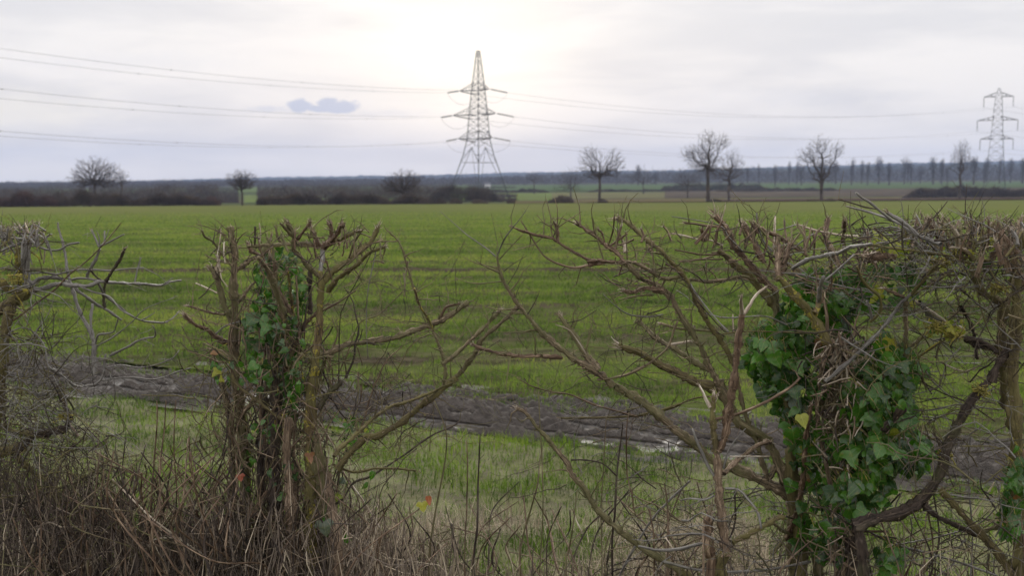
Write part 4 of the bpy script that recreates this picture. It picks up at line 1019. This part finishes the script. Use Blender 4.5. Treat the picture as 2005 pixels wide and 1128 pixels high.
# 5: ivied bush right of the sapling
A5 = Shrub("hedge_shrub", 1650, "thick fibrous stump wrapped in glossy ivy right of the snapped sapling", dY=0, tw=.9)
A5.add("""
0 20 22 ptB 0: 1652,1120 1650,1000 1645,900 1640,800 1636,700 1640,676
0 16 16 dt: 1672,1120 1670,1000 1664,900
9 18 11 rs -.2: 850,920 890,800 930,650 950,450 965,280 982,150
9 11 9 rs: 835,915 900,965 960,960 1050,925 1163,895
10 9 7 rnF: 330,905 440,882 560,875 680,878
10 12 10 b: 100,900 60,960 20,1010
10 12 8 b: 130,900 60,860 0,800
5 26 20 lFn 0: 345,935 290,840 230,740 170,680 100,590 50,540
5 20 14 p: 60,560 50,470 60,400 55,360
5 12 10 gFn 0: 330,1150 400,1090 450,1050 540,960 640,860 720,760 780,680 830,640
5 11 8 xs: 828,645 900,560 960,490 1000,458
5 8 7 x: 830,650 920,600 1020,540 1072,490
5 14 10 rs: 790,660 740,640 665,605
5 10 9 xF: 590,800 640,755 652,700 640,650 580,600 540,550 512,480
5 8 7 g: 600,800 590,740 570,680
5 8 6 wn: 520,308 400,295 250,265 160,235
5 14 9 gF: 140,492 230,440 300,420 400,400 480,370 600,350
5 14 5 gF: 1000,350 950,330 850,290 750,230 700,210 650,190 560,160 450,130
5 13 12 gsF: 860,300 800,240 740,200 690,165
5 9 6 g: 720,215 640,150 590,110 540,80 508,50
5 5 3 d: 660,165 640,150 560,135 480,110 405,90
5 5 3 d: 480,240 520,210 565,185
5 5 4 g: 50,270 120,250 165,235
5 16 12 rs: 420,490 360,380 330,300 345,200
5 12 12 rs: 430,340 440,280 442,215
5 6 5 rn: 108,330 95,270 90,210
5 16 15 ps: 80,470 100,400 130,350
5 5 4 g: 130,382 200,330 262,290
5 22 20 lFn: 270,760 285,730 300,640
5 16 12 g: 290,690 300,600 320,540
5 7 5 g: 330,560 400,500 500,410
5 5 4 g: 130,520 270,550 400,590 540,620 640,640
5 4 3 b: 400,1030 410,900 370,850 420,800
10 28 25 dnF: 760,170 700,250 650,300
5 30 26 rsF -.05: 700,425 640,425 575,428
11 30 24 rn: 330,770 250,775 120,770 20,775
5 14 10 b: 800,680 800,850 790,1000 810,1128
12 10 6 l: 560,1000 640,860 760,760 880,680
12 14 9 b: 460,1128 480,900 500,760
""")
A5.tops(1560, 1720, 428, 470, 18, base='rb'); A5.tangle(1540, 460, 1720, 570, 110, (.03, .14), mats='dgbr'); A5.tangle(1680, 440, 1830, 520, 150, (.03, .10), mats='dddg')
A5.tangle(1560, 560, 1760, 760, 50, (.05, .2), mats='dgx'); A5.tangle(1760, 600, 1850, 900, 60, (.05, .2), mats='dbg')
for _ in range(620):   # shaggy torn fibre wrapping the stump
    px = rng.normal(1645, 26); py = rng.uniform(655, 880) if rng.random() < .75 else rng.uniform(880, 1110); Y = hedgeY(px) - .06 + rng.normal(0, .035); p = at(px, py, Y)
    twig(A5.fr, p, unit(np.array([rng.normal(0, .7), rng.normal(0, .4), rng.normal(0, 1)])), rng.uniform(.015, .07), rng.uniform(.0008, .0028), MI[rng.choice(list('ppbbdw'))], 2, False)
splinters(A5.fr, at(1640, 672, hedgeY(1640) - .05), np.array([0, 0, 1.]), .03, 26, 1.6)
A5.done()

# 6: dense hedge at the right edge
A6 = Shrub("hedge_shrub", 1960, "dense clipped hedge bush of crossing lichened branches at the right edge", dY=.08, tw=1.1)
A6.add("""
10 34 26 dF 0: 480,850 560,820 640,800 760,770 870,700 950,600 1000,500 1020,400 1080,260
10 27 24 dt 0: 560,1500 540,1100 520,900 500,850
10 26 20 d 0: 1075,270 1150,140 1240,40 1290,-20
11 60 40 d 0: 1500,2300 1560,2150 1640,2000 1720,1900
0 9 8 xt 0: 2010,1120 1980,1110
10 25 15 xn 0: 1500,1290 1380,1110 1300,990 1200,880 1100,770 980,640
10 17 14 d: 880,720 960,790 1080,850 1200,900
10 14 13 b: 1180,900 1300,850 1470,795
0 12 8 xt 0: 1995,1120 1990,900 1985,700 1989,600 1985,480
5 30 24 x 0: 1380,1300 1370,1000 1360,850 1372,700
5 20 18 b: 1372,710 1310,655 1240,620 1180,480
5 18 18 ps: 1375,700 1420,640 1475,590
11 26 16 xs: 1270,700 1330,560 1430,480 1560,330
11 20 14 xs: 1290,690 1400,530 1480,430
11 34 26 b: 1280,800 1200,700 1090,640
11 30 27 ws: 1092,640 1060,500 1032,400
11 20 15 w: 1200,680 1100,655 1000,660
11 18 14 rs: 1290,420 1275,350 1258,270
11 14 12 ws: 1192,430 1190,340 1188,250
11 26 30 rs: 785,520 780,420 762,300
11 10 9 ds: 655,310 662,270 640,232
11 12 8 gs: 770,540 680,440 590,250
11 26 40 ps: 530,740 530,660 532,600
11 34 30 rs: 1612,750 1612,660 1614,600
11 46 32 ps -.1: 1900,1150 1850,950 1780,800 1720,650
11 32 30 ps: 1790,680 1850,450 1868,310
11 16 10 rs: 1800,660 1900,530 1990,400
11 14 11 b: 1240,850 1150,950 1070,990 980,992
11 30 22 x: 590,1140 720,990 845,885
11 20 14 x: 735,1115 900,1000 1035,905
11 20 16 x: 640,712 800,740 900,730 1000,800 1250,850
11 14 12 g: 1250,862 1350,850 1600,832
11 12 9 d: 1240,800 1400,830 1560,800 1730,840
11 12 8 g: 1270,850 1400,900 1600,1060 1750,1130
11 16 14 w: 1540,420 1620,450 1650,600
11 12 10 w: 1340,480 1350,410 1440,400 1520,350
5 8 7 x: 560,350 700,370 850,390 1000,410 1150,430 1300,450
5 20 10 g: 870,690 940,760 1000,790 1100,830
5 9 8 x: 630,950 720,970 820,950 900,880 940,850
5 8 7 x: 830,1050 880,1000 1000,920 1100,850
5 16 14 dn: 1140,900 1230,920 1330,980
12 30 26 d: 1210,660 1330,720 1500,760 1640,820
12 26 18 d: 1130,250 1230,430 1290,640 1340,900
12 10 7 x: 1320,0 1370,220 1480,560 1640,800
12 8 6 l: 1060,250 1300,255 1500,270
12 20 16 w: 1000,480 1100,500 1180,540
12 22 14 w: 560,180 640,230 800,330 960,450
12 12 9 w: 880,930 1040,1010 1180,1050 1320,1010
10 8 7 g: 590,890 750,960 900,1000 1100,1060 1300,1128
10 5 5 g .1: 1150,1128 1160,900 1140,600 1150,330
10 5 4 g: 1454,150 1300,180 1100,150 900,185 720,170
10 5 4 g: 1330,700 1200,830 1000,900 700,960
10 5 4 d: 870,20 1000,90 1130,140 1290,250
10 4 4 d: 1454,250 1300,300 1180,420
""")
A6.tops(1760, 2005, 424, 458, 96, base='bxgr', r=(.0014, .0034)); A6.tops(1900, 2005, 430, 520, 16, base='pr', r=(.003, .007))
A6.tangle(1760, 446, 2030, 560, 360, (.03, .11), (.0007, .0017), mats='ddbgg', sp=.9); A6.tangle(1780, 520, 2030, 640, 130, (.05, .2), (.0007, .002), mats='dbgx')
A6.tangle(1790, 620, 2030, 880, 110, (.06, .26), (.0007, .002), mats='dbgx', sp=.5); A6.tangle(1820, 860, 2030, 1120, 80, (.06, .26), (.0007, .002), mats='dbg', sp=.9)
A6.tangle(1700, 960, 1960, 1120, 60, (.06, .3), (.0007, .002), mats='dbg', ang=-10)
A6.done()

# ---------------------------------------------------------------- ivy
def leaf_mat(name, c0, c1, vein, rough=.28):
    m, g, b, K, P = mat(name); s = g.n('ShaderNodeSeparateXYZ'); g.put(s.inputs[0], K)
    ax = g.m('ABSOLUTE', s.outputs[0]); side = g.m('FRACT', g.m('MULTIPLY', g.m('SUBTRACT', s.outputs[1], g.m('MULTIPLY', ax, .9)), 4.2))
    v = g.m('MAXIMUM', g.mapr(ax, .012, .03, 1, 0), g.m('MULTIPLY', g.mapr(g.m('ABSOLUTE', g.m('SUBTRACT', side, .5)), .03, .07, 1, 0), .6))
    f = g.m('FRACT', g.m('MULTIPLY', s.outputs[2], 7.13))
    c = g.mix(f, c0, c1); c = g.mix(g.mapr(g.noise(K, 5, 3), .5, .75), c, g.mix(.5, c, (.16, .14, .03)))
    c = g.mix(g.m('MULTIPLY', v, .55), c, vein); g.put(b.inputs['Base Color'], c); b.inputs['Roughness'].default_value = rough; b.inputs['Specular IOR Level'].default_value = .5
    t = g.n('ShaderNodeBsdfTranslucent'); g.put(t.inputs[0], g.mix(1.0, c, (1.2, 1.6, .5, 1), 'MULTIPLY')); mx = g.n('ShaderNodeMixShader'); mx.inputs[0].default_value = .28
    lk = m.node_tree.links; lk.new(b.outputs[0], mx.inputs[1]); lk.new(t.outputs[0], mx.inputs[2]); lk.new(mx.outputs[0], m.node_tree.nodes['Material Output'].inputs[0])
    bump(g, b, g.m('ADD', v, g.m('MULTIPLY', g.noise(K, 9, 2), .6)), .25, .004); return m
LM = [leaf_mat("ivy_dark", (.014, .045, .010), (.03, .085, .014), (.10, .16, .05), .17), leaf_mat("ivy_green", (.035, .11, .012), (.06, .16, .02), (.16, .25, .06), .17),
      leaf_mat("ivy_yellow", (.17, .22, .02), (.30, .27, .03), (.35, .36, .1), .4), leaf_mat("ivy_grey", (.10, .12, .09), (.07, .10, .07), (.18, .2, .14), .35), leaf_mat("ivy_brown", (.16, .06, .03), (.22, .10, .03), (.3, .2, .1), .5)]
OUT = [[(0, 0), (.30, -.06), (.50, .18), (.42, .42), (.25, .68), (0, 1.0)], [(0, 0), (.34, -.10), (.55, .12), (.30, .34), (.22, .66), (0, 1.0)], [(0, 0), (.22, -.02), (.34, .2), (.32, .42), (.2, .7), (0, 1.05)], [(0, 0), (.36, -.12), (.62, .22), (.34, .36), (.30, .60), (0, .92)]]
OUTS = [smooth_path(np.array([(a, b_, 0) for a, b_ in o]), np.ones(len(o)), .13)[0][:, :2] for o in OUT]
def leaf(mb, p, xd, yd, size, mi):
    """xd, yd: leaf plane; blade runs along yd from the stalk"""
    o = OUTS[rng.integers(len(OUTS))]; zd = np.cross(xd, yd); fold = rng.uniform(.05, .3); curl = rng.uniform(-.1, .35); V = []; K = []; w_ = rng.uniform(.85, 1.1); k = rng.random()
    no = len(o)
    for t in (1, 0, -1):
        for i, (x, y) in enumerate(o):
            if t == 0: x = 0; y = i / (no - 1) * o[-1][1]
            else: x *= t
            j = rng.normal(0, .012) if t and 0 < i < no - 1 else 0
            z = -abs(x) * fold - curl * y * y + .05 * math.sin(7 * y + 4 * x + k * 9); V.append(p + (xd * (x * w_ + j) + yd * y + zd * z) * size); K.append((x, y, k))
    f = []
    for a in (0, no):
        for i in range(no - 1): f.append((a + i, a + i + 1, a + i + no + 1, a + i + no))
    mb.add(V, f, None, mi, K)
def ivy(px, label, clusters, vines, dY=0, name="ivy"):
    Y0 = hedgeY(px) + dY; org = (at(px, 500, Y0)[0], Y0, 0); e = empty(name, org, label, "ivy"); mb = MB(); vn = MB()
    for cx, cy_, rx, ry, n, size, mix_, dd in clusters:
        for _ in range(int(n * (1.8 if px > 1000 else 1.2))):
            a = rng.uniform(0, 2 * math.pi); q = math.sqrt(rng.random()); x, y = cx + rx * q * math.cos(a), cy_ + ry * q * math.sin(a)
            Y = hedgeY(x) + dY + dd + rng.uniform(-.09, .10) + .08 * q; p = at(x, y, Y); s_ = size / F * Y * rng.uniform(.36, .86)
            yd = unit(np.array([rng.normal(0, .55), rng.normal(-.15, .35), -rng.uniform(.15, 1.2) if rng.random() < .85 else rng.normal(0, .6)]))
            nm = unit(np.array([rng.normal(0, .5), -1 + rng.normal(0, .35), rng.uniform(-.1, 1.0)])); xd = unit(np.cross(yd, nm))
            leaf(mb, p, xd, yd, s_, int(rng.choice([0, 1, 2, 3, 4], p=mix_)))
            st = p - yd * s_ * .5 + np.array([rng.normal(0, .01), .03, .01]); tube(vn, [p, (p + st) / 2 + [0, 0, .004], st], [.0007, .0008, .001], 3, 1, 0, False)
    for P_, r in vines:
        W = np.array([at(a, b_, hedgeY(a) + dY - .02 + rng.normal(0, .01)) for a, b_ in P_]); P2, r2 = smooth_path(W, np.linspace(r, r * .6, len(W)) / F * Y0, .012)
        tube(vn, P2, r2, 6, 0, .12)
    mb.build("leaves", LM, e, org); vn.build("stems", [MP_, ML_], e, org)["kind"] = "stuff"
DK = [.60, .375, .0, .02, .005]; GR = [.36, .60, .015, .02, .005]; YG = [.3, .5, .16, .03, .01]; DG = [.67, .27, .0, .06, .0]
ivy(545, "dull ivy climbing the middle of the brown hawthorn stool", [(545, 540, 40, 55, 75, 27, DK, 0), (520, 610, 34, 40, 60, 30, DK, -.05), (505, 640, 30, 40, 30, 34, DG, -.12), (560, 680, 34, 60, 40, 28, DG, -.10), (500, 720, 30, 45, 24, 32, GR, -.12), (570, 760, 30, 60, 22, 30, DG, -.12), (440, 720, 26, 50, 12, 26, YG, -.1),
    (525, 900, 70, 90, 22, 27, DG, -.14), (675, 850, 50, 45, 9, 24, YG, -.08), (655, 1040, 26, 40, 9, 36, GR, -.12), (700, 960, 40, 60, 5, 24, YG, -.1), (590, 590, 18, 60, 30, 24, DK, .02)],
    [([(540, 1120), (530, 950), (510, 800), (520, 680), (540, 560)], 4), ([(590, 1100), (575, 900), (585, 700), (580, 540)], 3)])
ivy(1650, "glossy ivy covering the fibrous stump right of the sapling", [(1600, 600, 70, 70, 90, 38, GR, .03), (1640, 570, 90, 45, 70, 36, GR, .05), (1520, 700, 60, 75, 85, 40, GR, .04), (1500, 690, 40, 40, 30, 40, GR, -.04), (1560, 760, 50, 60, 60, 42, DK, .0), (1750, 560, 60, 50, 26, 36, YG, -.02), (1745, 480, 30, 16, 4, 46, [0, .1, .5, .4, 0], -.12),
    (1740, 720, 60, 60, 85, 42, GR, -.08), (1720, 790, 70, 60, 95, 44, GR, -.1), (1700, 880, 70, 60, 85, 50, GR, -.1), (1780, 880, 45, 40, 30, 50, DK, -.06), (1690, 960, 60, 45, 50, 52, GR, -.12), (1580, 850, 40, 60, 30, 42, YG, -.03), (1590, 930, 40, 70, 30, 42, DK, .0), (1620, 1040, 60, 60, 40, 44, DK, -.02), (1740, 1085, 30, 35, 10, 48, GR, -.1), (1640, 690, 60, 40, 30, 36, GR, .1)],
    [([(1640, 1120), (1625, 950), (1600, 800), (1620, 640), (1600, 540)], 5), ([(1660, 1000), (1700, 900), (1720, 780), (1740, 700)], 4)])
ivy(1990, "glossy ivy clump low at the right edge", [(1995, 930, 24, 60, 40, 42, DK, -.05), (1990, 1020, 26, 50, 22, 42, GR, -.05), (1850, 640, 40, 20, 14, 22, [0, .1, .9, 0, 0], 0), (1900, 500, 90, 40, 22, 20, [.2, .2, .6, 0, 0], 0)], [([(2010, 1110), (1995, 980), (2005, 880)], 4)])
# lichen tufts on the hedge
def tuft(px, py, w_, label, dd=0):
    Y = hedgeY(px) + dd; p = at(px, py, Y); mb = MB(); n = 70; w_ *= .62
    A = p + rng.normal(0, 1, (n, 3)) * [w_ / F * Y * .5, .012, w_ / F * Y * .28]; B = A + rng.normal(0, 1, (n, 3)) * .006; sticks(mb, A, B, .0022, .0016); tag(mb.build("lichen", M_lich, org=tuple(p)), label, "lichen", "yellow lichen tufts")
M_lich = flat("yellow_lichen", (.27, .235, .05), (.20, .18, .05), .9, 60)
for px, py, w_, lb in [(30, 545, 34, "orange-yellow lichen on the left grey shrub's crotch"), (1835, 640, 34, "yellow lichen tuft at the middle of the right hedge"), (1868, 655, 26, "smaller yellow lichen right of the biggest tuft"), (1885, 497, 26, "yellow lichen high in the clipped right hedge"), (1842, 512, 30, "yellow lichen strip under the clipped right top"), (125, 815, 22, "yellow lichen low on the left shrub"),
                       (1920, 765, 16, "yellow lichen on the dark curved trunk"), (1955, 565, 14, "small yellow lichen near the right edge"), (1795, 985, 18, "yellow lichen on the elbow of the dark curved trunk"), (1850, 890, 16, "yellow lichen midway up the dark curved trunk")]:
    tuft(px, py, w_, lb, -.03)

# ---------------------------------------------------------------- dead stems
def stem_obj(W, rad, name, label, cat, group, mi, br=.25, m=None):
    org = tuple(W[0]); mb = MB(); P2, r2 = smooth_path(W, rad, .03); r2 = r2 * (1 + .12 * rng.normal(0, 1, len(r2))); tube(mb, P2, r2, 5, mi, .08)
    for i in range(2, len(P2)):
        if rng.random() < br: twig(mb, P2[i], unit(rdir() + [0, 0, .8]), rng.uniform(.02, .12), r2[i] * .5, mi, 1, False)
    o = mb.build(name, MATS, org=org); return tag(o, label, cat, group)
def traced(reg, r0, r1, pts, label, mi, dY=-.05, group=None, ground=True, br=.2):
    x0, y0, s_ = REG[reg]; P = [(x0 + a / s_, y0 + b_ / s_) for a, b_ in pts]; Yb = hedgeY(P[0][0]) + dY; W = [at(a, b_, Yb + rng.normal(0, .03) * (i > 0)) for i, (a, b_) in enumerate(P)]
    rad = np.linspace(r0, r1, len(P)) / s_ / F * Yb
    if ground and W[0][2] > .05: W = [np.array([W[0][0] + rng.normal(0, .02), W[0][1], -.02])] + W; rad = np.concatenate([[rad[0]], rad])
    stem_obj(np.array(W), rad, "dead_stem", label, "stem", group, MI[mi], br)
GD = "single dead stems standing in the gap"
for a in [(8, 7, 3, [(490, 1128), (500, 930), (550, 750), (590, 600), (600, 480), (615, 420)], "dark knobbly stem in the gap, bending right towards the leaning limb", 'b'),
          (8, 8, 4, [(225, 1128), (245, 850), (250, 600), (262, 330)], "straight dark stem in the left of the gap with a pale snapped tip", 'd'),
          (8, 5, 3, [(175, 1128), (185, 750), (190, 500), (185, 360)], "thin reddish stem just left of the straight dark stem", 'r'),
          (7, 7, 3, [(1280, 1128), (1310, 800), (1370, 480), (1375, 300), (1310, 130)], "tall dark stem right of the hawthorn stool, kinked near its top", 'b'),
          (8, 7, 4, [(1015, 1128), (1030, 760), (1040, 560), (1060, 380), (1075, 260)], "tall dark stem crossing the lower leaning limb", 'd'),
          (8, 5, 3, [(985, 1128), (985, 1040), (1020, 850)], "short dark stem beside the tall one at the lower leaning limb", 'd'),
          (8, 6, 3, [(750, 1128), (765, 1000), (790, 850), (815, 640)], "thin brown stem below the leaning limb", 'b'),
          (8, 5, 3, [(1250, 890), (1150, 790), (1125, 650), (1100, 560), (1095, 300), (1110, 200)], "curved reddish stem hooking right at its foot", 'r'),
          (8, 8, 4, [(1330, 1128), (1330, 750), (1310, 600)], "shaggy brown stem left of the sapling", 'p'),
          (8, 4, 3, [(600, 1128), (620, 700), (600, 200), (590, 0)], "slim straight brown stem passing in front of the mud", 'b'),
          (8, 4, 3, [(955, 1128), (950, 800), (965, 500), (980, 230)], "slim brown stem rising to the mud behind the leaning limb", 'b')]:
    traced(*a[:4], a[4], a[5], group=GD)
traced(8, 5, 4, [(845, 890), (820, 840), (800, 790), (790, 750)], "short bleached white twig in the middle of the gap", 'w', group=None, ground=False, br=0)
GL = "dead bramble stems at the lower left"
for a in [(6, 7, 3, [(700, 1128), (700, 800), (695, 560), (715, 340)], "dark straight stem in the lower left tangle", 'd'), (6, 7, 3, [(850, 1128), (860, 720), (880, 450), (895, 250), (893, 130)], "tall reddish stem with a white snapped tip at the lower left", 'r'),
          (6, 6, 3, [(915, 1128), (910, 560), (935, 300), (945, 130)], "tall reddish stem right of the white-tipped one", 'r'), (6, 6, 3, [(1050, 1128), (1040, 850), (1010, 650), (990, 400), (1000, 130)], "wavy reddish stem left of the hawthorn stool", 'r'),
          (6, 5, 3, [(640, 1128), (570, 760), (690, 480)], "thin dark stem slanting right in the lower left tangle", 'd'), (6, 7, 5, [(1360, 1128), (1330, 900), (1310, 700)], "pale brown stem at the left foot of the hawthorn stool", 'p'), (6, 9, 4, [(520, 1128), (530, 800), (550, 600), (570, 420)], "thick faded stem in the lower left tangle", 'p')]:
    traced(*a[:4], a[4], a[5], dY=-.15, group=GL)
for reg, r0, r1, pts, lb in [(6, 8, 7, [(210, 1160), (222, 1060), (252, 965)], "bleached white broken stick near the bottom left corner"), (6, 6, 5, [(100, 1160), (110, 980), (120, 838)], "pale upright stick at the bottom left corner"), (6, 5, 5, [(130, 1160), (190, 950), (240, 835), (300, 830), (345, 852), (495, 848)], "pale stick bent over flat at the lower left"),
                          (6, 4, 4, [(845, 1025), (830, 980), (860, 935), (920, 915), (1040, 915)], "white hooked stalk at the lower left"), (6, 6, 4, [(1200, 1040), (900, 830), (700, 640), (640, 580)], "pale stalk lying aslant across the lower left tangle"), (9, 5, 4, [(235, 1060), (200, 980), (150, 905)], "pale slanting stalk left of the sapling"), (7, 6, 5, [(180, 1160), (150, 900), (145, 700)], "pale upright stalk left of the pillar's foot")]:
    traced(reg, r0, r1, pts, lb, 'w', dY=-.22, ground=False, br=0)
# kinds of dead stem, copied
kinds = []
for k in range(14):
    h = 1.0; n = 7; W = np.array([(rng.normal(0, .012) * i, rng.normal(0, .012) * i, h * i / (n - 1)) for i in range(n)]); mb = MB(); mi = MI['rdbrrpd'[k % 7]]
    P2, r2 = smooth_path(W, np.linspace(.0042, .0017, n), .03); tube(mb, P2, r2 * (1 + .15 * rng.normal(0, 1, len(r2))), 5, mi, .1)
    for i in range(3, len(P2)):
        if rng.random() < .12: twig(mb, P2[i], unit(rdir() + [0, 0, 1.2]), rng.uniform(.03, .12), r2[i] * .45, mi, 1, False)
    kinds.append(mb.mesh("dead_stem", MATS))
def stems(n, x0, x1, top, label, group, dY, dens=None):
    for _ in range(n):
        px = rng.uniform(x0, x1); tp = top(px) + abs(rng.normal(0, 70)); Y = hedgeY(px) + rng.uniform(*dY); q = at(px, tp, Y); h = max(.25, q[2])
        o = bpy.data.objects.new("dead_stem", kinds[rng.integers(len(kinds))]); C.objects.link(o); o.location = (q[0], Y, 0); s_ = rng.uniform(.8, 1.3)
        o.scale = (s_, s_, h); o.rotation_euler = (rng.normal(0, .07), rng.normal(0, .07), rng.uniform(0, 6.28)); tag(o, label, "stem", group)
stems(170, 60, 440, lambda x: np.interp(x, [0, 100, 230, 300, 440], [980, 960, 880, 860, 850]), "thin reddish dead stem among many like it at the lower left", "reddish dead stems at the lower left", (-.35, .25))
stems(70, 440, 850, lambda x: np.interp(x, [440, 640, 850], [860, 930, 1000]), "thin dark dead stem at the foot of the brown hawthorn stool", "dead stems round the hawthorn stool", (-.3, .3))
stems(40, 850, 1400, lambda x: 950, "sparse thin dead stem standing in the gap of the hedge", "sparse dead stems in the gap", (-.1, .5))
stems(22, 1400, 2005, lambda x: 950, "thin dead stem under the right half of the hedge", "dead stems under the right hedge", (-.1, .4))

# undergrowth nobody could count
mb = MB(); n = 17000
px = np.concatenate([rng.uniform(-60, 470, n // 2), rng.uniform(380, 900, n // 3), rng.uniform(850, 2060, n - n // 2 - n // 3)]); Y = hedgeY(px) + rng.uniform(-.35, .55, n)
tp = np.interp(px, [-60, 0, 150, 260, 400, 640, 760, 900, 1400, 2060], [920, 930, 960, 1040, 1010, 990, 1060, 1120, 1120, 1120]) + np.abs(rng.normal(0, 60, n)) - 20
zt = CH + np.array([ray(a, b_)[2] / ray(a, b_)[1] for a, b_ in zip(px, tp)]) * Y; zt = np.maximum(zt, .08); X = (px - 1002.5) / F * Y
z0 = zt * rng.uniform(.1, .95, n); z1 = np.minimum(z0 + rng.uniform(.04, .22, n), zt + .05)
A = np.stack([X, Y, z0], -1); Ls = rng.uniform(.04, .2, n); flatn = rng.random(n) < .22; a = rng.uniform(0, 6.28, n)
B = A + np.stack([np.cos(a) * Ls * np.where(flatn, 1, .25), np.sin(a) * Ls * np.where(flatn, 1, .25), np.where(flatn, rng.normal(0, .25, n), 1) * Ls], -1)
tint = np.clip(.40 + rng.normal(0, .2, n) + np.where(rng.random(n) < .09, .45, 0) - np.where(px < 200, .1, 0) + np.where((px > 650) & (px < 1300), .2, 0), .01, .99)
Mid = (A + B) / 2 + rng.normal(0, .12, (n, 3)) * Ls[:, None]; rr = rng.uniform(.0006, .0019, n); kk = np.stack([tint, a, a], -1)
sticks(mb, A, Mid, rr, rr * .9, k=kk); sticks(mb, Mid, B, rr * .9, rr * .5, k=kk)
tag(mb.build("undergrowth", M_litter), "matted dead bramble and nettle stalks under the hedge", "undergrowth", kind='stuff')
# bleached hay in front of the verge
n = 15000; Y = rng.uniform(3.4, 4.5, n); X = rng.uniform(-1.4, 1.1, n); k = fbm(X * 1.5, Y * 2, 95, 3) + (4.5 - Y) * .25 + rng.normal(0, .05, n) > .52; X, Y = X[k], Y[k]; n = len(X)
mb = MB(); blades(mb, X, Y, terr(X, Y) + microz(X, Y) + rng.uniform(0, .05, n), rng.uniform(.06, .2, n), rng.uniform(.0006, .0016, n), rng.uniform(.6, .99, n), 1.2)
tag(mb.build("dry_grass", M_litter), "bleached dry grass lying below the gap", "grass", kind='stuff')
# single loose leaves left on the twigs
M_red = leaf_mat("bramble_leaf_red", (.25, .05, .03), (.3, .09, .04), (.4, .2, .1), .5)
for px, py, sz, mi, lb in [(838, 972, 20, 5, "small red bramble leaf in the middle of the gap's left side"), (826, 985, 22, 2, "yellow-green bramble leaf beside the small red leaf"), (606, 888, 22, 4, "brown round leaf low on the hawthorn stool"), (634, 1022, 34, 3, "large grey-green leaf at the foot of the hawthorn stool"), (470, 930, 16, 5, "reddish leaf on the left side of the hawthorn stool"), (1568, 812, 30, 2, "pale yellow-green ivy leaf left of the fibrous stump")]:
    Y = hedgeY(px) - .2; p = at(px, py, Y); mb = MB(); leaf(mb, p, unit(np.array([1, .2, .1])), unit(np.array([.2, -.2, -1.])), sz / F * Y, mi); tube(mb, [p, p + [0, .02, .02], p + [.005, .06, .05]], [.0007] * 3, 3, 1); o = mb.build("bramble_leaf", LM + [M_red], org=tuple(p)); tag(o, lb, "leaf")
